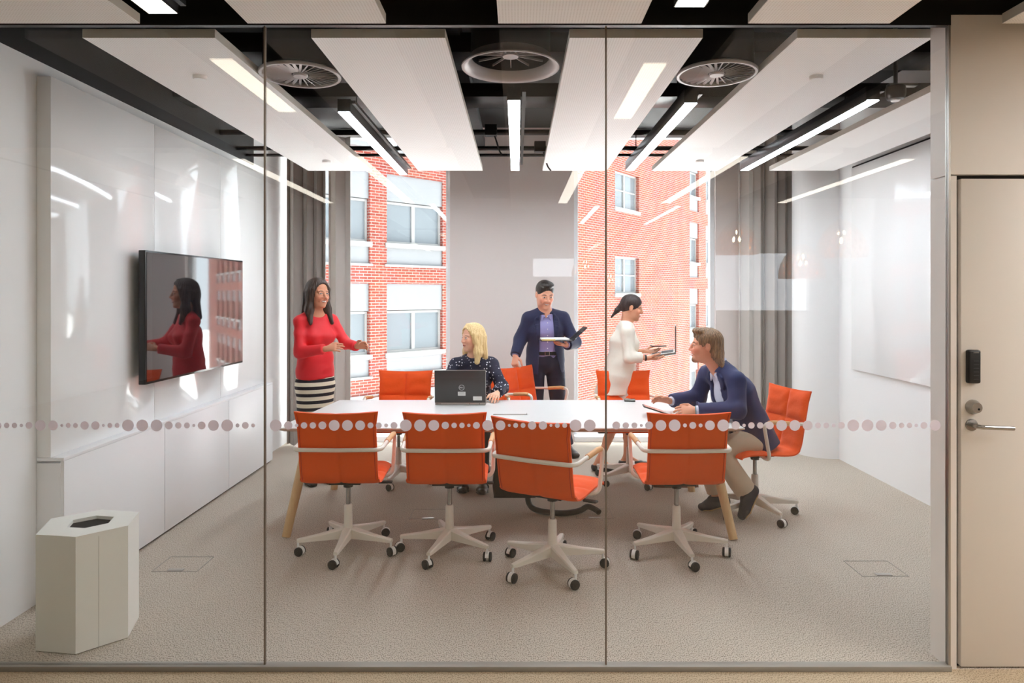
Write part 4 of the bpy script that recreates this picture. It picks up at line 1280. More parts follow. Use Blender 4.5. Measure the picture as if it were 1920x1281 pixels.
def hand(S, w, d, back, thumb, curl=0.4, s=1.0, k=0.005, spread=0.05, mat=SKIN, tcurl=0.2):
    """w wrist, d pointing direction, back = outward normal of the back of the hand, thumb = +1/-1 side along d x back"""
    w = np.array(w, float); d = unit(np.array(d, float)); b = np.array(back, float); b = unit(b - d * b.dot(d))
    l = np.cross(d, b) * thumb
    S.cone(w, w + d * .085 * s, (.027 * s, .019 * s), (.041 * s, .0135 * s), .012, mat, lat=l)
    Ls = [.072, .081, .075, .058]
    for i in range(4):
        off = (1.5 - i) * .0212 * s
        p = w + d * (.086 - .006 * abs(i - 1.2)) * s + l * off
        a = spread * (1.5 - i)
        dd = unit(d + l * a); ang = 0.0
        r = (.0092 if i < 3 else .0080) * s
        for f, (frac, r2) in enumerate(((.45, .95), (.30, .88), (.25, .78))):
            ang += curl * (0.7, 1.0, 0.7)[f] * (1 + 0.1 * i)
            v = dd * math.cos(ang) - b * math.sin(ang)
            q = p + v * Ls[i] * frac * s
            S.cone(p, q, r, r * 0.94, k, mat); p = q; r *= 0.94
    p = w + d * .022 * s + l * .022 * s - b * .006 * s
    v = unit(d * .62 + l * .72 - b * .25)
    q = p + v * .046 * s; S.cone(p, q, .0150 * s, .0112 * s, .008, mat)
    v2 = unit(d * .9 + l * (.35 - tcurl) - b * .25)
    q2 = q + v2 * .031 * s; S.cone(q, q2, .0112 * s, .0100 * s, .004, mat)
    S.cone(q2, q2 + unit(v2 - b * .2) * .024 * s, .0100 * s, .0080 * s, .004, mat)

def torso(S, J, o, g, mat=0, k=0.04, low=True):
    """o = how far the cloth stands off the body; g 'f' or 'm'"""
    lat = J['sl'] - J['sr']; latp = J['hl'] - J['hr']
    pel, wst, che, nk = J['pel'], J['wst'], J['che'], J['nk']
    f = g == 'f'
    if low: S.cone(pel, pel * .45 + wst * .55, ((.158 if f else .160) + o, (.112 if f else .112) + o), ((.136 if f else .148) + o, .098 + o), k, mat, lat=latp)
    S.cone(pel * .4 + wst * .6, che, ((.122 if f else .146) + o, (.090 if f else .102) + o), ((.140 if f else .168) + o, (.104 if f else .116) + o), k, mat, lat=lat)
    top = che * .35 + nk * .65
    S.cone(che, top, ((.138 if f else .166) + o, (.100 if f else .112) + o), ((.088 if f else .100) + o, .060 + o), k, mat, lat=lat)
    if f:
        fw = J['fw']; l = unit(lat)
        for sd in (-1, 1): S.ell(che + fw * .072 + l * sd * .066 - V3(0, 0, .03), (.052 + o, .052 + o, .055 + o), None, .035, mat)
    for sh in (J['sl'], J['sr']):
        S.cone(sh, top + (sh - top) * .3, .043 + o, .048 + o, k, mat)
        S.cone(nk + (che - nk) * .06, nk + (che - nk) * .22 + (sh - top) * .62, .040 + o * .6, .036 + o * .7, k, mat)

def arm(S, sh, el, wr, o, g, mat=0, upto=1.0, k=0.02, loose=0.0):
    m = .88 if g == 'f' else 1.0
    S.cone(sh, el, .045 * m + o, .040 * m + o + loose * .5, k, mat)
    e = el + (wr - el) * upto
    S.cone(el, e, .041 * m + o + loose * .5, (.041 - .014 * upto) * m + o + loose, k, mat)

def leg(S, hp, kn, an, o, g, mat=0, upto=1.0, k=0.03, flare=0.0):
    m = .95 if g == 'f' else 1.0
    S.cone(hp, kn, .084 * m + o, .055 * m + o + flare * .4, k, mat)
    e = kn + (an - kn) * upto
    S.cone(kn, e, .053 * m + o + flare * .4, (.053 - .017 * upto) * m + o + flare, k, mat)
    if o < .004:
        dn = unit(an - kn); bk = unit(np.cross(np.cross(dn, hp - kn + V3(0, 1e-3, 0)), dn)) if np.linalg.norm(np.cross(dn, hp - kn)) > 1e-3 else V3(0, 0, 0)
        S.cone(kn + (an - kn) * .15 + bk * .012, kn + (an - kn) * .5 + bk * .006, .046 * m, .036 * m, .03, mat)

def foot(S, an, toe, o=0.0, mat=0, heel=None, k=0.02, sole=None, w=1.0):
    d = toe - an; dh = unit(V3(d[0], d[1], 0))
    hl = heel if heel is not None else an - dh * .04 - V3(0, 0, an[2] - .028)
    ball = hl + (toe - hl) * .72
    lat = np.cross(dh, V3(0, 0, 1))
    S.cone(an, hl + V3(0, 0, .012), .034 + o, .031 + o, k, mat)
    S.cone(hl, ball, (.032 * w + o, .026 + o), (.042 * w + o, .022 + o), k, mat, lat=lat)
    S.cone(ball, toe, (.042 * w + o, .022 + o), (.030 * w + o, .016 + o), k, mat, lat=lat)
    S.cone(an + dh * .01, ball + V3(0, 0, .006), .030 + o, .022 + o, k, mat)

def bounds(pts, pad):
    P = np.array(pts); return P.min(0) - pad, P.max(0) + pad

def skinset(name, rgb, lip, brow, smile=0.5, female=True, beard=None, iris=(60, 46, 38), gaze=0.0):
    """skin with eyes, brows and lips laid out in the head's own coordinates"""
    m, nt, out = new_mat(name + ' skin')
    L = nt.links.new
    b = N(nt, 'ShaderNodeBsdfPrincipled', ins={'Roughness': 0.48, 'Specular IOR Level': 0.35, 'Subsurface Weight': 0.08, 'Subsurface Scale': 1.0})
    b.inputs['Subsurface Radius'].default_value = (0.012, 0.005, 0.003)
    at = N(nt, 'ShaderNodeAttribute', attribute_name='face')
    sp = N(nt, 'ShaderNodeSeparateXYZ'); L(at.outputs['Vector'], sp.inputs[0])
    def mth(op, a, c=None):
        n = N(nt, 'ShaderNodeMath', operation=op)
        for i_, v in enumerate((a, c)):
            if v is None: continue
            if isinstance(v, (int, float)): n.inputs[i_].default_value = v
            else: L(v, n.inputs[i_])
        return n.outputs[0]
    x, y, z = sp.outputs[0], sp.outputs[1], sp.outputs[2]
    ay = mth('ABSOLUTE', y)
    front = mth('GREATER_THAN', x, 0.045)
    def mask(yy, zz, cy, cz, ry, rz, soft):
        u = mth('DIVIDE', mth('SUBTRACT', yy, cy), ry); v = mth('DIVIDE', mth('SUBTRACT', zz, cz), rz)
        r = mth('SQRT', mth('ADD', mth('MULTIPLY', u, u), mth('MULTIPLY', v, v)))
        mr = N(nt, 'ShaderNodeMapRange', interpolation_type='SMOOTHSTEP', ins={'From Min': 1 - soft, 'From Max': 1 + soft, 'To Min': 1.0, 'To Max': 0.0})
        L(r, mr.inputs['Value'])
        return mth('MULTIPLY', mr.outputs['Result'], front)
    tc = N(nt, 'ShaderNodeTexCoord'); nz = N(nt, 'ShaderNodeTexNoise', ins={'Scale': 16.0, 'Detail': 3.0}); L(tc.outputs['Object'], nz.inputs['Vector'])
    c = lin(rgb)
    mx = N(nt, 'ShaderNodeMix', data_type='RGBA'); L(nz.outputs['Fac'], mx.inputs['Factor'])
    mx.inputs['A'].default_value = (*[q * .95 for q in c], 1); mx.inputs['B'].default_value = (*[min(1, q * 1.05) for q in c], 1)
    cur = [mx.outputs['Result']]
    def lay(mk, col, k=1.0):
        n = N(nt, 'ShaderNodeMix', data_type='RGBA'); L(cur[0], n.inputs['A']); n.inputs['B'].default_value = (*lin(col), 1)
        L(mth('MULTIPLY', mk, k), n.inputs['Factor']); cur[0] = n.outputs['Result']
    blush = (min(255, rgb[0] + 2), int(rgb[1] * .80), int(rgb[2] * .78))
    lay(mask(ay, z, .042, -.034, .028, .022, .9), blush, .45)
    if beard:
        zc = mth('ADD', z, mth('MULTIPLY', mth('MULTIPLY', y, y), 6.0))
        lay(mask(y, z, 0, -.102, .025, .019, .45), beard, .85)
        lay(mask(y, zc, 0, -.0485, .030, .0062, .5), beard, .8)
    zb = mth('ADD', z, mth('MULTIPLY', mth('MULTIPLY', mth('SUBTRACT', ay, .030), mth('SUBTRACT', ay, .030)), 14.0))
    lay(mask(ay, zb, .031, .0225, .018, .0030 if female else .0044, .35), brow, .85)
    eo = .0056 - .0016 * max(0, smile)
    ew = mask(ay, z, .031, .0, .0118, eo, .18)
    lay(mask(ay, zb, .031, eo + .0006, .0135, .0022, .4), (46, 34, 30), .9)
    lay(ew, (238, 233, 228))
    ir = mth('MULTIPLY', mask(y, z, .031 + gaze, .0004, .0056, .0056, .15), ew); lay(ir, iris)
    ir = mth('MULTIPLY', mask(y, z, -.031 + gaze, .0004, .0056, .0056, .15), ew); lay(ir, iris)
    zm = mth('SUBTRACT', z, mth('MULTIPLY', mth('MULTIPLY', y, y), 9.0 * max(0.05, smile)))
    mz = -.063 - .002 * smile; w = .021 + .006 * smile
    lay(mask(y, zm, 0, mz, w, .0088, .3), lip, .8)
    if smile > .45:
        lay(mask(y, zm, 0, mz + .0004, w * .84, .0022 + .0026 * smile, .25), (240, 236, 230))
    else:
        lay(mask(y, zm, 0, mz, w * .95, .0013, .4), tuple(int(q * .55) for q in lip), .9)
    L(cur[0], b.inputs['Base Color']); L(b.outputs['BSDF'], out.inputs['Surface'])
    return m

def hair_mat(name, a, b_):
    m, nt, out = new_mat(name)
    b = N(nt, 'ShaderNodeBsdfPrincipled', ins={'Roughness': 0.42, 'Specular IOR Level': 0.5})
    tc = N(nt, 'ShaderNodeTexCoord'); mp = N(nt, 'ShaderNodeMapping', ins={'Scale': (1, 1, 0.08)})
    nt.links.new(tc.outputs['Object'], mp.inputs['Vector'])
    nz = N(nt, 'ShaderNodeTexNoise', ins={'Scale': 150.0, 'Detail': 3.0})
    nt.links.new(mp.outputs['Vector'], nz.inputs['Vector'])
    mr = N(nt, 'ShaderNodeMapRange', ins={'From Min': 0.3, 'From Max': 0.7}); nt.links.new(nz.outputs['Fac'], mr.inputs['Value'])
    mx = N(nt, 'ShaderNodeMix', data_type='RGBA')
    mx.inputs['A'].default_value = (*lin(a), 1); mx.inputs['B'].default_value = (*lin(b_), 1)
    nt.links.new(mr.outputs['Result'], mx.inputs['Factor']); nt.links.new(mx.outputs['Result'], b.inputs['Base Color'])
    bp = N(nt, 'ShaderNodeBump', ins={'Strength': 0.6, 'Distance': 0.004}); nt.links.new(nz.outputs['Fac'], bp.inputs['Height'])
    nt.links.new(bp.outputs['Normal'], b.inputs['Normal'])
    nt.links.new(b.outputs['BSDF'], out.inputs['Surface'])
    return m

def strands(S, c, R, amp, freq, seed=0.0):
    c = np.array(c)
    def fn(X, Y, Z):
        x, y, z = X - c[0], Y - c[1], Z - c[2]
        lx = x * R[0, 0] + y * R[1, 0] + z * R[2, 0] + .02; ly = x * R[0, 1] + y * R[1, 1] + z * R[2, 1]; lz = x * R[0, 2] + y * R[1, 2] + z * R[2, 2]
        th = np.arctan2(ly, lx)
        return amp * np.sin(freq * th + 2.0 * np.sin(lz * 22 + seed)) + amp * .6 * np.sin(freq * 2.3 * th + 3 * np.sin(lz * 13 + seed))
    S.disp(fn)

def hair_cap(S, T, s, R, c, hl=0.058, thick=0.012, k=0.02):
    """skull cap of hair open at the face"""
    t = thick
    S.ell(T(-.014, 0, .036), ((.094 + t) * s, (.077 + t) * s, (.084 + t) * s), R, k * s)
    S.ell(T(-.055, 0, -.01), ((.055 + t) * s, (.066 + t) * s, (.07) * s), R, k * s)
    # open the face
    S.ell(T(.090, 0, -.035), (.080 * s, .082 * s, (hl + .035) * s), R, .012 * s, None, 'd')

H_BODY, H_CLOTH, H_HAIR = 0.0045, 0.006, 0.0042
def wrinkle(S, amp, f, seed):
    rs = np.random.RandomState(seed)
    A = rs.normal(size=(5, 3)) * f; ph = rs.uniform(0, 6.3, 5)
    def fn(X, Y, Z):
        r = 0
        for i in range(5):
            r = r + np.sin(A[i, 0] * X + A[i, 1] * Y + A[i, 2] * Z * .6 + ph[i] + 1.5 * np.sin(0.5 * A[i - 1, 0] * X + 0.6 * A[i - 1, 2] * Z))
        return amp * r / 2.2
    S.disp(fn)

def full_body(J, g, hs, skin, loc, label, smile, beard=False, hands=True, jaw=1.0, curl=(0.4, 0.4)):
    pts = [J[k] for k in ('pel', 'hc', 'sl', 'sr', 'el', 'er', 'wl', 'wr', 'kl', 'kr', 'al', 'ar', 'tl', 'tr')] + [J['wl'] + unit(J['dl']) * .18, J['wr'] + unit(J['dr']) * .18, J['hc'] + V3(0, 0, .1)]
    lo, hi = bounds(pts, 0.13)
    lo[2] = max(lo[2], -0.01)
    S = Sdf(lo, hi, H_BODY)
    torso(S, J, -.006, g)
    for a in 'lr':
        arm(S, J['s' + a], J['e' + a], J['w' + a], -.004, g)
        leg(S, J['h' + a], J['k' + a], J['a' + a], -.004 if g == 'f' else -.006, g)
        foot(S, J['a' + a], J['t' + a], -.004, 0, J.get('heel' + a))
        hand(S, J['w' + a], J['d' + a], J['b' + a], J['th' + a], curl[0 if a == 'l' else 1], .93 if g == 'f' else 1.0)
    head(S, J['hc'], J['hR'], hs, smile, g == 'f', J['nk'] - V3(0, 0, .02), beard, jaw)
    o = S.mesh('person', skin, None, loc)
    me = o.data
    co = np.zeros(len(me.vertices) * 3, np.float32); me.vertices.foreach_get('co', co)
    fc = ((co.reshape(-1, 3) - J['hc'][None, :]) @ J['hR'] / hs).astype(np.float32)
    at = me.attributes.new('face', 'FLOAT_VECTOR', 'POINT'); at.data.foreach_set('vector', fc.ravel())
    return tag(o, label, 'person')

def open_front(S, J, prof_, depth=0.02):
    """cut an opening down the front of a jacket; prof_ = [(height along the torso from the chest, half width left, half width right)] top to bottom"""
    upv = unit(J['nk'] - J['pel']); l = unit(J['sl'] - J['sr']); l = unit(l - upv * l.dot(upv)); fw = np.cross(l, upv)
    o = J['che']
    for (h1, a1, b1), (h0, a0, b0) in zip(prof_[:-1], prof_[1:]):
        P = lambda v, h: o + l * v + upv * h
        dh = h1 - h0
        nl = l * dh - upv * (a1 - a0)
        nr = -l * dh - upv * (b1 - b0)
        S.wedge([(o + fw * depth, -fw), (P(0, h1), upv), (P(0, h0), -upv), (P(a0, h0), nl), (P(-b0, h0), nr)])

def tframe(J):
    upv = unit(J['nk'] - J['pel']); l = unit(J['sl'] - J['sr']); l = unit(l - upv * l.dot(upv))
    return upv, l, np.cross(l, upv)

def jacket(J, g, mat, root, hem, widths, o=.022, seed=0, hemlen=.0, name='jacket', skirt=True):
    pts = [J[k] for k in ('pel', 'nk', 'sl', 'sr', 'el', 'er', 'wl', 'wr')] + [hem]
    lo, hi = bounds(pts, 0.27)
    S = Sdf(lo, hi, H_CLOTH)
    torso(S, J, o, g)
    upv, l, fw = tframe(J)
    if skirt: S.cone(J['pel'] * .3 + J['wst'] * .7, hem - upv * .1, (.158 + o, .112 + o), (.178 + o, .132 + o), .04, 0, lat=l)
    for a in 'lr':
        arm(S, J['s' + a], J['e' + a], J['w' + a], o * .8, g, 0, .93, .03, .008)
        d = unit(J['w' + a] - J['e' + a]); S.cut(J['e' + a] + (J['w' + a] - J['e' + a]) * .95, d, .11)
    # collar opening
    wrinkle(S, .0030, 26, seed)
    S.ell(J['nk'] + upv * .055 + fw * .02, (.074, .074, .075), None, .01, None, 'd')
    if widths: open_front(S, J, widths)
    if widths:
        # lapels: flat folded strips lying on the chest beside the opening
        h1, a1, b1 = widths[0]; h0, a0, b0 = widths[1]
        B = np.stack([fw, l, upv], 1)
        pts_ = []
        for sd, w1, w0 in ((1, a1, a0), (-1, b1, b0)):
            for t in np.linspace(0, 1, 16):
                hh = (h1 - .015) * (1 - t) + (h0 + .06) * t
                lw = .058 * (1 - t) ** .7 + .012 if t > .18 else .030 + .2 * t
                ed = w1 + (w0 - w1) * (h1 - hh) / (h1 - h0)
                pts_.append((S.hit(J['che'] + upv * hh + l * sd * (ed + lw * .5), fw), lw))
        for q, lw in pts_: S.ell(q, (.0075, lw * .52, .018), B, .002)
        for sd in (-1, 1):
            q = pts_[0 if sd > 0 else 16][0]
            S.cone(J['nk'] - fw * .058 + upv * .012, J['nk'] + l * sd * .072 + upv * .004, .014, .013, .008, 0)
            S.cone(J['nk'] + l * sd * .072 + upv * .004, q, .013, .009, .008, 0)
    S.cut(hem, -upv)
    return S.mesh(name, mat, root)

def shirt(J, g, mat, root, o=.006, low=True, collar=True, name='shirt', cuffs=True):
    pts = [J[k] for k in ('pel', 'nk', 'sl', 'sr', 'el', 'er', 'wl', 'wr')]
    lo, hi = bounds(pts, 0.2)
    S = Sdf(lo, hi, .005)
    upv, l, fw = tframe(J)
    torso(S, J, o, g)
    if cuffs:
        for a in 'lr':
            e, w = J['e' + a], J['w' + a]
            S.cone(e + (w - e) * .6, e + (w - e) * .98, .036, .034, .01, 0)
            S.cut(e + (w - e) * 1.0, unit(w - e), .1)
    S.ell(J['nk'] + upv * .05 + fw * .015, (.064, .064, .062), None, .008, None, 'd')
    if collar:
        for sd in (-1, 1):
            S.cone(J['nk'] - fw * .06 + upv * .022, J['nk'] + l * sd * .062 + upv * .012, .014, .013, .008, 0)
            S.cone(J['nk'] + l * sd * .062 + upv * .012, J['nk'] + l * sd * .018 + fw * .07 - upv * .04, .013, .010, .008, 0)
            S.cone(J['nk'] + l * sd * .03 + fw * .068 - upv * .03, J['nk'] + l * sd * .045 + fw * .085 - upv * .075, (.020, .006), (.007, .005), .006, 0, lat=l)
    S.cut(J['pel'] - upv * .02, -upv)
    so = S.mesh(name, mat, root)
    return so

def trousers(J, g, mat, root, o=.016, flare=.016, upto=.96, waist=None, seed=3):
    pts = [J[k] for k in ('pel', 'wst', 'hl', 'hr', 'kl', 'kr', 'al', 'ar')]
    lo, hi = bounds(pts, 0.2)
    S = Sdf(lo, hi, H_CLOTH)
    upv, l, fw = tframe(J)
    S.cone(J['pel'] - upv * .02, J['pel'] * .4 + J['wst'] * .6, (.160 + o, .112 + o), (.145 + o, .100 + o), .03, 0, lat=l)
    for a in 'lr':
        leg(S, J['h' + a], J['k' + a], J['a' + a], o, g, 0, upto, .025, flare)
        d = unit(J['a' + a] - J['k' + a]); S.cut(J['k' + a] + (J['a' + a] - J['k' + a]) * upto, d, .13)
    wrinkle(S, .003, 24, seed)
    if waist is not None: S.cut(J['pel'] + upv * waist, upv)
    return S.mesh('trousers', mat, root)

def shoe(J, a, root, mat, sole_mat, o=.008, low=.075, heelh=0, flat=False):
    an, toe = J['a' + a], J['t' + a]
    hl = J.get('heel' + a)
    pts = [an, toe] + ([hl] if hl is not None else [])
    lo, hi = bounds(pts, 0.14)
    S = Sdf(lo, hi, .004)
    foot(S, an, toe, o, 0, hl)
    d = unit(V3(toe[0] - an[0], toe[1] - an[1], 0))
    h0 = hl if hl is not None else an - d * .04 - V3(0, 0, an[2] - .028)
    foot_dir = unit(toe - h0); nrm = unit(np.cross(np.cross(foot_dir, V3(0, 0, 1)), foot_dir))
    if nrm[2] < 0: nrm = -nrm
    S.cut(h0 + nrm * low, nrm)
    if flat: S.ell((h0 + toe) / 2 + nrm * .045 - foot_dir * .03, (.085, .034, .034), basis(foot_dir, nrm), .006, None, 'd')
    S.cut(h0 - nrm * .022, -nrm)
    so = S.mesh('shoe', mat, root)
    T = Sdf(lo, hi, .004)
    lat = np.cross(foot_dir, nrm)
    b = h0 + (toe - h0) * .72
    T.cone(h0 - nrm * .022, b - nrm * .022, (.034 + o, .007), (.045 + o, .007), .01, 0, lat=lat)
    T.cone(b - nrm * .022, toe - nrm * .018, (.045 + o, .007), (.031 + o, .006), .01, 0, lat=lat)
    if heelh: T.cone(h0 - nrm * .02, V3(h0[0] - d[0] * .01, h0[1] - d[1] * .01, .003), .012, .005, .008, 0)
    T.mesh('sole', sole_mat, so)
    return so

shoe_black = pmat('black shoe leather', (26, 25, 28), 0.35)
navy_shoe = pmat('navy suede', (36, 38, 56), 0.8)
tan_sole = pmat('tan sole', (196, 164, 118), 0.7)

# ================================================================== woman in red
fw = unit(V3(.68, -.73, 0)); lf = np.cross(V3(0, 0, 1), fw)
J = dict(fw=fw, pel=V3(0, 0, .955), wst=V3(.005, 0, 1.10), che=V3(.015, -.01, 1.27), nk=V3(.012, -.012, 1.455), hc=V3(.032, -.03, 1.622))
J.update(sl=lf * .152 + V3(.01, -.01, 1.388), sr=-lf * .152 + V3(.01, -.01, 1.388), el=V3(.245, .05, 1.185), er=V3(-.07, -.185, 1.135), wl=V3(.38, -.09, 1.175), wr=V3(.155, -.235, 1.165),
         dl=V3(.75, -.35, .12), dr=V3(.9, -.05, .16), bl=V3(.35, .85, .45), br=V3(.1, -.75, .6), thl=1, thr=-1,
         hl=lf * .085 + V3(0, 0, .92), hr=-lf * .085 + V3(0, 0, .92), kl=lf * .075 + fw * .03 + V3(0, 0, .52), kr=-lf * .075 + fw * .01 + V3(0, 0, .52),
         al=lf * .075 + V3(0, 0, .125) - fw * .02, ar=-lf * .075 - fw * .04 + V3(0, 0, .125))
for a in 'lr':
    J['heel' + a] = J['a' + a] - fw * .045 + V3(0, 0, -.04); J['t' + a] = J['a' + a] * V3(1, 1, 0) + fw * .165 + V3(0, 0, .022)
J['hR'] = basis((.78, -.60, -.02))
sk = skinset('tan', (214, 150, 118), (190, 92, 88), (58, 40, 32), 1.0, gaze=-.002)
p1 = full_body(J, 'f', 1.04, sk, (-1.735, 5.86, 0), 'standing woman with long brown hair in a red blouse and striped skirt, gesturing', 1.0, curl=(.35, .25))
red = pmat('red blouse', (228, 26, 38), 0.6, sheen=0.1)
S = Sdf(*bounds([J[k] for k in ('pel', 'nk', 'sl', 'sr', 'el', 'er', 'wl', 'wr')], .22), H_CLOTH)
torso(S, J, .008, 'f')
S.cone(J['wst'], V3(0, 0, .86), (.136, .106), (.170, .128), .04, 0, lat=lf)
for a in 'lr':
    arm(S, J['s' + a], J['e' + a], J['w' + a], .008, 'f', 0, .9, .03, .010)
    S.cut(J['e' + a] + (J['w' + a] - J['e' + a]) * .93, unit(J['w' + a] - J['e' + a]), .1)
wrinkle(S, .0042, 27, 5)
S.ell(J['nk'] + V3(0, 0, .035) + fw * .03, (.082, .082, .075), None, .01, None, 'd')
S.cut(V3(0, 0, .89), V3(.12, 0, -1))
S.mesh('blouse', red, p1)
S = Sdf((-.25, -.25, .4), (.25, .25, 1.1), H_CLOTH)
S.cone(V3(0, 0, 1.02), V3(0, 0, .84), (.145, .112), (.166, .126), .04, 0, lat=lf)
S.cone(V3(0, 0, .84), V3(0, 0, .40), (.166, .126), (.146, .116), .04, 0, lat=lf)
S.cut(V3(0, 0, .50), V3(0, 0, -1)); S.cut(V3(0, 0, 1.03), V3(0, 0, 1))
S.mesh('skirt', stripe_mat('cream and black stripes', (238, 230, 206), (34, 32, 40), .0605, .46, .51), p1)
for a in 'lr': shoe(J, a, p1, shoe_black, shoe_black, .003, .05, 1)
hm = hair_mat('dark brown hair', (38, 25, 20), (74, 50, 36))
S = Sdf(J['hc'] - V3(.22, .22, .36), J['hc'] + V3(.22, .22, .18), H_HAIR)
s = 1.04; c = J['hc']; R = J['hR']; T = lambda *p: c + R @ (np.array(p) * s)
hair_cap(S, T, s, R, c, .086, .012)
for sd in (-1, 1):
    S.cone(T(-.005, sd * .072, .01), T(.005, sd * .086, -.13), .036, .036, .03, 0)
    S.cone(T(.005, sd * .086, -.13), T(.045 if sd < 0 else .06, sd * .098, -.24), .036, .016, .03, 0)
    S.cone(T(.040, sd * .022, .112), T(.036, sd * .074, .035), .012, .016, .015, 0)
    S.cone(T(.036, sd * .074, .035), T(.020, sd * .082, -.04), .016, .022, .015, 0)
S.cone(T(-.075, 0, 0), T(-.10, 0, -.20), (.085, .04), (.09, .03), .03, 0, lat=R[:, 1])
S.cut(T(-.06, 0, -.25), R @ V3(-.15, 0, -1))
strands(S, c, R, .0016, 34)
S.mesh('hair', hm, p1)
MBe = MB().lathe([(.006, -.003), (.007, 0), (.006, .003)], 10, tuple(T(.0, -.088, -.037))); MBe.build('earring', M['plastic_white'], p1)

# ================================================================== blonde woman at the laptop
fw = V3(0, -1, 0); lf = np.cross(V3(0, 0, 1), fw)
J = dict(fw=fw, pel=V3(0, .10, .585), wst=V3(0, .07, .73), che=V3(0, .01, .90), nk=V3(0, -.03, 1.075), hc=V3(-.012, -.05, 1.242))
J.update(sl=lf * .155 + V3(0, -.01, 1.008), sr=-lf * .155 + V3(0, -.01, 1.008), el=V3(.245, -.10, .825), er=V3(-.245, -.10, .825), wl=V3(.205, -.265, .795), wr=V3(-.12, -.27, .828),
         dl=V3(-.12, -.95, -.08), dr=V3(.25, -.9, -.06), bl=V3(.25, .0, 1), br=V3(-.2, 0, 1), thl=1, thr=-1,
         hl=lf * .09 + V3(0, .10, .55), hr=-lf * .09 + V3(0, .10, .55), kl=lf * .09 + V3(0, -.32, .53), kr=-lf * .08 + V3(0, -.32, .53),
         al=lf * .09 + V3(0, -.26, .09), ar=-lf * .07 + V3(0, -.22, .09), tl=lf * .09 + V3(0, -.44, .03), tr=-lf * .07 + V3(0, -.40, .03))
J['hR'] = basis((-.80, -.58, .0))
sk = skinset('fair', (236, 184, 156), (206, 116, 110), (160, 122, 86), .3, iris=(70, 92, 112), gaze=-.002)
p2 = full_body(J, 'f', .98, sk, (-.375, 5.92, 0), 'seated woman with straight blonde hair in a navy dotted blouse behind the laptop', .3, curl=(.5, .35))
navy_dots = dots_mat('navy blouse with white dots', (24, 26, 52), (232, 232, 238), 38, .23)
S = Sdf(*bounds([J[k] for k in ('pel', 'nk', 'sl', 'sr', 'el', 'er', 'wl', 'wr')], .22), H_CLOTH)
torso(S, J, .012, 'f')
for a in 'lr':
    arm(S, J['s' + a], J['e' + a], J['w' + a], .014, 'f', 0, .9, .03, .012)
    S.cut(J['e' + a] + (J['w' + a] - J['e' + a]) * .93, unit(J['w' + a] - J['e' + a]), .1)
wrinkle(S, .0035, 26, 8)
S.ell(J['nk'] + V3(0, 0, .045) + fw * .012, (.068, .068, .06), None, .01, None, 'd')
S.mesh('blouse', navy_dots, p2)
trousers(J, 'f', pmat('dark trousers', (36, 36, 44), 0.8), p2, .012, .008, .94)
for a in 'lr': shoe(J, a, p2, shoe_black, shoe_black, .004, .05)
hm = hair_mat('blonde hair', (206, 166, 104), (244, 218, 164))
S = Sdf(J['hc'] - V3(.22, .22, .32), J['hc'] + V3(.22, .22, .18), H_HAIR)
s = .98; c = J['hc']; R = J['hR']; T = lambda *p: c + R @ (np.array(p) * s)
hair_cap(S, T, s, R, c, .082, .014)
for sd in (-1, 1):
    S.cone(T(-.01, sd * .074, .01), T(-.005, sd * .088, -.12), .034, .036, .03, 0)
    S.cone(T(-.005, sd * .088, -.12), T(.015, sd * .100, -.205), .036, .022, .03, 0)
    S.cone(T(.040, sd * .022, .112), T(.034, sd * .074, .035), .013, .017, .015, 0)
    S.cone(T(.034, sd * .074, .035), T(.016, sd * .082, -.04), .017, .024, .015, 0)
S.cone(T(-.075, 0, 0), T(-.09, 0, -.17), (.088, .042), (.098, .036), .03, 0, lat=R[:, 1])
strands(S, c, R, .0016, 34, 1)
S.mesh('hair', hm, p2)

# ================================================================== standing man with the binder
fw = unit(V3(.10, -1, 0)); lf = np.cross(V3(0, 0, 1), fw)
J = dict(fw=fw, pel=V3(.0, .02, .965), wst=V3(.0, .0, 1.11), che=V3(0, -.05, 1.27), nk=V3(-.005, -.10, 1.455), hc=V3(-.012, -.155, 1.615))
J.update(sl=lf * .172 + V3(0, -.075, 1.380), sr=-lf * .172 + V3(0, -.065, 1.380), el=V3(.285, -.10, 1.145), er=V3(-.255, -.07, 1.165), wl=V3(.185, -.325, 1.135), wr=V3(-.30, -.19, 1.02),
         dl=V3(-.75, -.55, .12), dr=V3(-.05, -.35, -.9), bl=V3(0, -.25, -1), br=V3(-.55, -.75, .35), thl=1, thr=-1,
         hl=lf * .095 + V3(0, .02, .92), hr=-lf * .095 + V3(0, .02, .92), kl=V3(.13, .04, .50), kr=V3(-.10, -.02, .50),
         al=V3(.22, .10, .085), ar=V3(-.10, .02, .085), tl=V3(.30, -.08, .03), tr=V3(-.12, -.17, .03))
J['hR'] = basis((.26, -.90, -.34))
sk = skinset('peach', (226, 166, 138), (196, 106, 98), (34, 26, 22), .6, False)
p3 = full_body(J, 'm', 1.10, sk, (.28, 6.80, 0), 'standing dark-haired man in a navy jacket and lilac shirt holding a binder', .55, jaw=1.08, curl=(.25, .75))
navy = pmat('navy jacket wool', (28, 35, 72), 0.8, sheen=0.1, noise=(260, .15))
jk = jacket(J, 'm', navy, p3, V3(0, .0, .85), [(.17, .062, .062), (-.17, .078, .074), (-.46, .15, .09)], .020, 4)
sh = shirt(J, 'm', pmat('lilac shirt', (150, 146, 196), 0.75, noise=(300, .12)), p3, .006)
b = MB()
for k in range(6):
    z = 1.40 - .062 * k; yy = -.205 - .008 * math.sin(k)
    p = J['che'] + fw * (.128 if k > 0 else .115) + V3(0, 0, z - 1.27)
    b.lathe([(.005, 0), (.005, .003)], 10, tuple(p), Matrix.Rotation(PI / 2, 3, 'X'))
b.build('buttons', M['plastic_white'], sh)
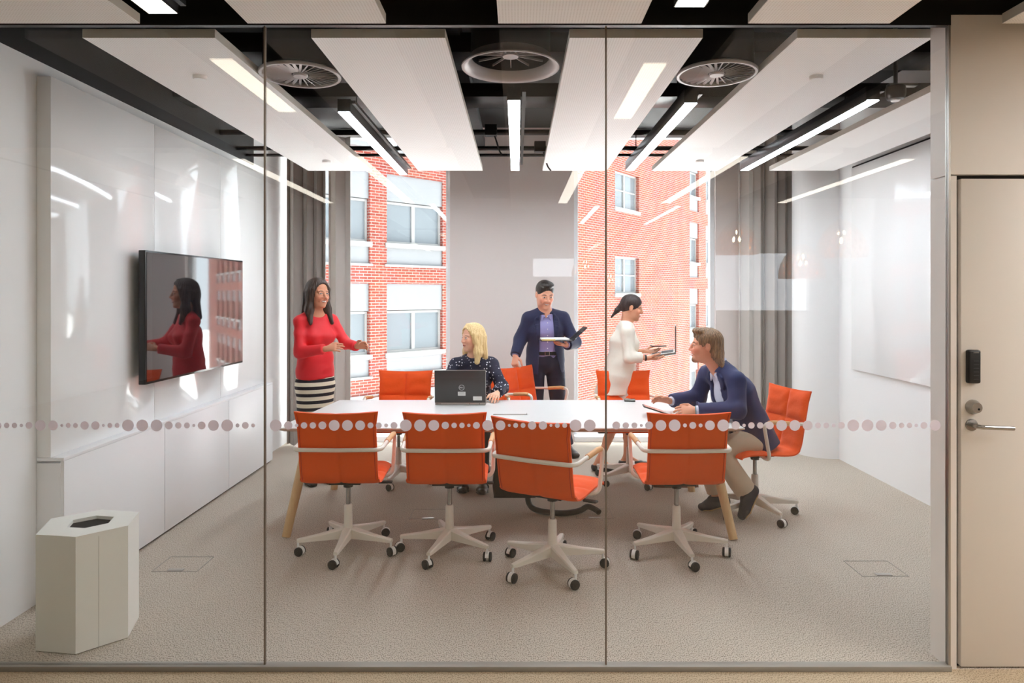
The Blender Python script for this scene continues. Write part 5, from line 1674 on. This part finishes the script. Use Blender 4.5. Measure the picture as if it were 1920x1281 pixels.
trousers(J, 'm', pmat('dark navy denim', (38, 40, 62), 0.85, noise=(220, .2)), p3, .014, .022, .97, .075)
S = Sdf((-.25, -.25, .98), (.25, .25, 1.1), .004)
S.cone(J['pel'] - V3(0, 0, .02), J['pel'] * .4 + J['wst'] * .6, (.181, .133), (.168, .122), .01, 0, lat=lf)
S.cut(V3(0, 0, 1.052), V3(0, 0, 1)); S.cut(V3(0, 0, 1.016), V3(0, 0, -1))
bl = S.mesh('belt', pmat('black belt', (26, 24, 24), 0.4), p3)
q = J['pel'] + fw * .130 + V3(0, 0, .069)
MB().box(-.024, -.019, -.004, .004, -.02, .02).box(.019, .024, -.004, .004, -.02, .02).box(-.02, .02, -.004, .004, .016, .02).box(-.02, .02, -.004, .004, -.02, -.016).build('buckle', M['steel'], bl, loc=tuple(q), rz=math.radians(6))
for a in 'lr': shoe(J, a, p3, pmat('brown shoe', (58, 50, 48), 0.5), shoe_black, .008, .07)
hm = hair_mat('black brown hair', (22, 17, 15), (44, 33, 28))
S = Sdf(J['hc'] - V3(.18, .18, .16), J['hc'] + V3(.18, .18, .2), .004)
s = 1.10; c = J['hc']; R = J['hR']; T = lambda *p: c + R @ (np.array(p) * s)
S.ell(T(-.016, 0, .038), (.098 * s, .080 * s, .086 * s), R, .02)
S.ell(T(-.055, 0, -.02), (.052 * s, .068 * s, .06 * s), R, .02)
S.ell(T(.030, 0, .100), (.058 * s, .062 * s, .028 * s), R, .02)
S.ell(T(.105, 0, -.05), (.090 * s, .090 * s, .115 * s), R, .008, None, 'd')
S.ell(T(.02, 0, -.085), (.075 * s, .12 * s, .062 * s), R, .008, None, 'd')
for sd in (-1, 1): S.ell(T(-.005, sd * .082, -.008), (.022, .02, .036), R, .006, None, 'd')
strands(S, c, R, .0010, 26, 2)
S.mesh('hair', hm, p3)

# ================================================================== walking woman with the laptop
fw = V3(1, 0, 0); lf = V3(0, 1, 0)
J = dict(fw=fw, pel=V3(-.02, 0, .875), wst=V3(.0, 0, 1.02), che=V3(.02, 0, 1.175), nk=V3(.045, 0, 1.345), hc=V3(.095, 0, 1.492))
J.update(sl=V3(.03, .150, 1.280), sr=V3(.03, -.150, 1.280), el=V3(.07, .19, 1.075), er=V3(.045, -.20, 1.05), wl=V3(.235, .13, 1.075), wr=V3(.215, -.165, 1.04),
         dl=V3(.9, -.1, -.02), dr=V3(.92, .10, -.08), bl=V3(0, .35, -1), br=V3(0, -.45, -1), thl=1, thr=-1,
         hl=V3(-.01, .082, .85), hr=V3(-.03, -.082, .85), kl=V3(.08, .08, .47), kr=V3(-.06, -.08, .47), al=V3(.06, .08, .09), ar=V3(-.215, -.08, .10),
         tl=V3(.24, .08, .03), tr=V3(-.055, -.08, .028))
J['hR'] = basis((.96, -.12, -.20))
sk = skinset('olive', (220, 158, 126), (190, 104, 96), (44, 32, 28), .1)
p4 = full_body(J, 'f', 1.0, sk, (.965, 6.32, 0), 'walking woman with dark tied-back hair in a cream cardigan carrying an open laptop', .1, curl=(.25, .25))
cream = pmat('cream knit', (236, 228, 214), 0.9, noise=(120, .05), bump=(160, .2, .003))
S = Sdf(*bounds([J[k] for k in ('pel', 'nk', 'sl', 'sr', 'el', 'er', 'wl', 'wr')] + [V3(-.2, 0, .6)], .22), H_CLOTH)
torso(S, J, .018, 'f')
S.cone(J['wst'], V3(-.085, 0, .64), (.140, .115), (.185, .19), .05, 0, lat=lf)
for a in 'lr':
    arm(S, J['s' + a], J['e' + a], J['w' + a], .012, 'f', 0, .62, .03, .008)
    S.cut(J['e' + a] + (J['w' + a] - J['e' + a]) * .62, unit(J['w' + a] - J['e' + a]), .12)
wrinkle(S, .003, 22, 9)
S.ell(J['nk'] + V3(.02, 0, .04), (.066, .066, .055), None, .01, None, 'd')
S.cut(V3(-.05, 0, .70), V3(0, 0, -1))
S.mesh('cardigan', cream, p4)
S = Sdf((-.3, -.25, .4), (.25, .25, 1.0), H_CLOTH)
S.cone(V3(-.01, 0, .95), V3(-.02, 0, .5), (.15, .115), (.165, .15), .04, 0, lat=lf)
S.cut(V3(0, 0, .54), V3(0, 0, -1))
S.mesh('skirt', pmat('pale grey skirt', (206, 200, 192), 0.85), p4)
for a in 'lr': shoe(J, a, p4, shoe_black, shoe_black, .004, .03, 0, True)
hm = hair_mat('dark hair', (34, 24, 24), (66, 46, 44))
S = Sdf(J['hc'] - V3(.22, .18, .22), J['hc'] + V3(.18, .18, .18), H_HAIR)
s = 1.0; c = J['hc']; R = J['hR']; T = lambda *p: c + R @ (np.array(p) * s)
S.ell(T(-.014, 0, .036), (.100, .083, .090), R, .02)
S.ell(T(-.055, 0, .0), (.058, .066, .06), R, .02)
S.ell(T(.096, 0, -.045), (.082, .082, .098), R, .010, None, 'd')
S.ell(T(.01, 0, -.10), (.075, .12, .075), R, .010, None, 'd')
for sd in (-1, 1): S.ell(T(-.004, sd * .085, -.008), (.022, .02, .034), R, .006, None, 'd')
S.cone(T(-.10, 0, -.01), T(-.125, 0, -.05), .028, .026, .015, 0)
S.cone(T(-.125, 0, -.05), T(-.165, 0, -.125), .024, .009, .01, 0)
strands(S, c, R, .0013, 30, 3)
S.mesh('hair', hm, p4)
MB().lathe([(.027, -.008), (.029, 0), (.027, .008)], 20, (.19, -.17, 1.043), Matrix.Rotation(PI / 2, 3, 'Y')).build('wristwatch', M['plastic_black'], p4)
# the laptop in her hands (own thing)
R_ = Matrix.Rotation(-PI / 2, 3, 'Z')
lap = laptop('laptop', 'open dark laptop carried by the walking woman', (.965 + .50, 6.30, 1.075), 0, .34, .235, .235, math.radians(100), pmat('laptop shell', (78, 80, 88), .35, .3), kb)
lap.rotation_euler = (Matrix.Rotation(math.radians(-13), 3, 'Z') @ Matrix.Rotation(math.radians(-10), 3, 'Y') @ Matrix.Rotation(PI / 2, 3, 'Z')).to_euler()
ph = thing('phone', 'dark phone held over the carried laptop by the walking woman', 'phone', (.965 + .36, 6.42, 1.125), math.radians(10))
MB().box(-.07, .07, -.035, .035, 0, .009, .003).build('casing', M['plastic_black'], ph)
MB().box(-.065, .065, -.031, .031, .009, .0095).build('display', M['screen'], ph, smooth=0)

# ================================================================== seated man at the right end
fw = unit(V3(-1, 0, -.25)); lf = V3(0, -1, 0)
J = dict(fw=fw, pel=V3(0, 0, .585), wst=V3(-.045, 0, .73), che=V3(-.135, 0, .895), nk=V3(-.235, -.005, 1.09), hc=V3(-.335, .0, 1.238))
J.update(sl=V3(-.165, -.180, 1.005), sr=V3(-.275, .170, 1.010), el=V3(-.19, -.265, .812), er=V3(-.33, .235, .82), wl=V3(-.455, -.195, .797), wr=V3(-.565, .125, .812),
         dl=V3(-.94, .18, -.04), dr=V3(-.85, -.15, .22), bl=V3(-.1, -.75, .6), br=V3(.0, .6, .75), thl=1, thr=-1,
         hl=V3(-.01, -.10, .555), hr=V3(-.01, .10, .555), kl=V3(-.305, -.16, .525), kr=V3(-.35, .13, .53),
         al=V3(-.075, -.135, .20), ar=V3(-.215, .10, .115), tl=V3(-.115, -.14, .035), tr=V3(-.34, .08, .03))
J['heell'] = V3(-.03, -.13, .20); J['heelr'] = V3(-.165, .10, .06)
J['hR'] = basis((-.97, .14, .03), (-.12, .05, 1))
sk = skinset('ruddy', (224, 160, 130), (190, 98, 90), (104, 76, 54), .9, False, (110, 80, 58))
p5 = full_body(J, 'm', 1.06, sk, (1.715, 5.01, 0), 'seated man with collar-length brown hair in a navy blazer leaning on the right table end', .9, True, jaw=1.05, curl=(.35, .3))
blaz = pmat('dark navy blazer', (32, 41, 88), 0.75, sheen=0.12, noise=(260, .15))
upv, l, f_ = tframe(J)
jacket(J, 'm', blaz, p5, J['pel'] - upv * .10, [(.20, .055, .050), (-.03, .075, .055), (-.30, .03, .03)], .022, 6)
shirt(J, 'm', pmat('pale blue shirt', (214, 218, 236), 0.75, noise=(300, .08)), p5, .007)
trousers(J, 'm', pmat('sand chinos', (206, 190, 168), 0.85, noise=(220, .1)), p5, .014, .024, .95, .10, 7)
for a in 'lr': shoe(J, a, p5, navy_shoe, tan_sole, .010, .062)
hm = hair_mat('greying brown hair', (84, 60, 42), (166, 130, 94))
S = Sdf(J['hc'] - V3(.2, .2, .26), J['hc'] + V3(.24, .2, .2), H_HAIR)
s = 1.06; c = J['hc']; R = J['hR']; T = lambda *p: c + R @ (np.array(p) * s)
S.ell(T(-.018, 0, .038), (.104 * s, .084 * s, .089 * s), R, .02)
S.ell(T(-.062, 0, -.03), (.062 * s, .076 * s, .085 * s), R, .03)
S.ell(T(.045, 0, .100), (.045 * s, .062 * s, .026 * s), R, .02)
S.cone(T(-.075, 0, -.06), T(-.115, 0, -.150), (.082, .045), (.092, .026), .03, 0, lat=R[:, 1])
S.ell(T(.100, 0, -.045), (.086 * s, .092 * s, .108 * s), R, .010, None, 'd')
S.ell(T(.036, 0, -.11), (.070 * s, .12 * s, .075 * s), R, .010, None, 'd')
for sd in (-1, 1): S.ell(T(-.002, sd * .086, -.010), (.026, .022, .034), R, .006, None, 'd')
strands(S, c, R, .0024, 26, 4)
S.mesh('hair', hm, p5)
tb = MB()
d = unit(J['wl'] - J['el'])
Rw = V3(*d)
q = Vector((0, 0, 1)).rotation_difference(Vector(d)).to_matrix()
tb.lathe([(.031, -.006), (.033, 0), (.031, .006)], 22, tuple(J['wl'] - d * .002), q).build('wristwatch', pmat('teal strap', (60, 130, 140), .5), p5)
# ------------------------------------------------------------------ pendants in the corridor (mirrored in the glass)
copper = pmat('copper veneer', (196, 128, 70), 0.35, 0.5)
bulb = emat('warm bulb', (255, 214, 150), 60.0)
def pendant(x, y, z, R, label):
    t = thing('pendant_lamp', label, 'pendant lamp', (x, y, z), 0, 'perforated copper pendants in the corridor')
    b = MB(); n = 20
    rings = [(1.0, 0.0), (1.02, 0.18), (0.92, 0.42), (0.72, 0.68), (0.45, 0.9), (0.16, 1.05)]
    H = R * 1.5
    def P(i, k):
        r, zz = rings[i]; a = 2 * PI * (k + 0.5 * (i % 2)) / n
        return Vector((R * r * math.cos(a), R * r * math.sin(a), H * zz))
    for i in range(len(rings) - 1):
        for k in range(n):
            for kk in (k, k + (1 if i % 2 else -1)):
                p, q = P(i, k), P(i + 1, kk)
                b.tube([p, q], R * 0.075, 6)
    b.lathe([(R * .99, -0.004), (R * 1.03, 0), (R * .99, .006)], 40, caps=False)
    b.build('shade', copper, t)
    MB().lathe([(0.0, -.07), (0.04, -.055), (.06, 0), (.04, .055), (0.02, .09), (0, .09)], 20, (0, 0, H * .55)).build('bulb', bulb, t)
    MB().cyl((0, 0, H), (0, 0, 3.45 - z), .004, 8).build('cord', M['black'], t)
for i, (x, y, z, R) in enumerate([(2.63, -2.3, 2.10, .24), (3.75, -2.0, 2.05, .26), (3.6, -2.75, 1.82, .26), (1.05, -4.6, 1.9, .2), (1.5, -5.2, 1.7, .2)]):
    pendant(x, y, z, R, 'copper lattice pendant lamp in the corridor, seen as a reflection in the glass')

# ------------------------------------------------------------------ daylight
w = bpy.data.worlds.new('overcast sky'); SC.world = w; w.use_nodes = True
nt = w.node_tree
for n in list(nt.nodes): nt.nodes.remove(n)
out = nt.nodes.new('ShaderNodeOutputWorld'); bg = nt.nodes.new('ShaderNodeBackground')
tc = nt.nodes.new('ShaderNodeTexCoord'); sp = nt.nodes.new('ShaderNodeSeparateXYZ'); cr = nt.nodes.new('ShaderNodeValToRGB')
nt.links.new(tc.outputs['Generated'], sp.inputs[0])
nt.links.new(sp.outputs['Z'], cr.inputs['Fac'])
cr.color_ramp.elements[0].position = 0.0; cr.color_ramp.elements[0].color = (0.84, 0.90, 0.98, 1)
cr.color_ramp.elements[1].position = 0.8; cr.color_ramp.elements[1].color = (0.88, 0.95, 1.0, 1)
nt.links.new(cr.outputs[0], bg.inputs['Color']); bg.inputs['Strength'].default_value = 1.7
nt.links.new(bg.outputs[0], out.inputs['Surface'])
sl_ = bpy.data.lights.new('added sun', 'SUN'); sl_.energy = 15.0; sl_.angle = math.radians(12); sl_.color = (1.0, 0.99, 0.98)  # sun added to light the paving, whose bounce brightens the ceiling
so_ = link('added_sun', sl_, None, (0, 20, 40)); so_.rotation_euler = (math.radians(-4), math.radians(4), 0)
# light portals in the two window openings help the sky light find its way in
for (a, c) in ((-2.40, -0.742), (0.623, 2.19)):
    ld = bpy.data.lights.new('window portal', 'AREA'); ld.shape = 'RECTANGLE'; ld.size = c - a; ld.size_y = 3.3
    ld.cycles.is_portal = True
    o = link('window_portal', ld, None, ((a + c) / 2, 7.7, 1.7)); o.rotation_euler = (-PI / 2, 0, 0)
SC.view_settings.view_transform = 'Standard'; SC.view_settings.look = 'None'
SC.view_settings.exposure = 1.25; SC.view_settings.gamma = 1.0; SC.view_settings.use_curve_mapping = False
SC.cycles.use_denoising = True
SC.cycles.max_bounces = 12; SC.cycles.diffuse_bounces = 8; SC.cycles.glossy_bounces = 5; SC.cycles.transparent_max_bounces = 16
SC.cycles.sample_clamp_indirect = 8.0
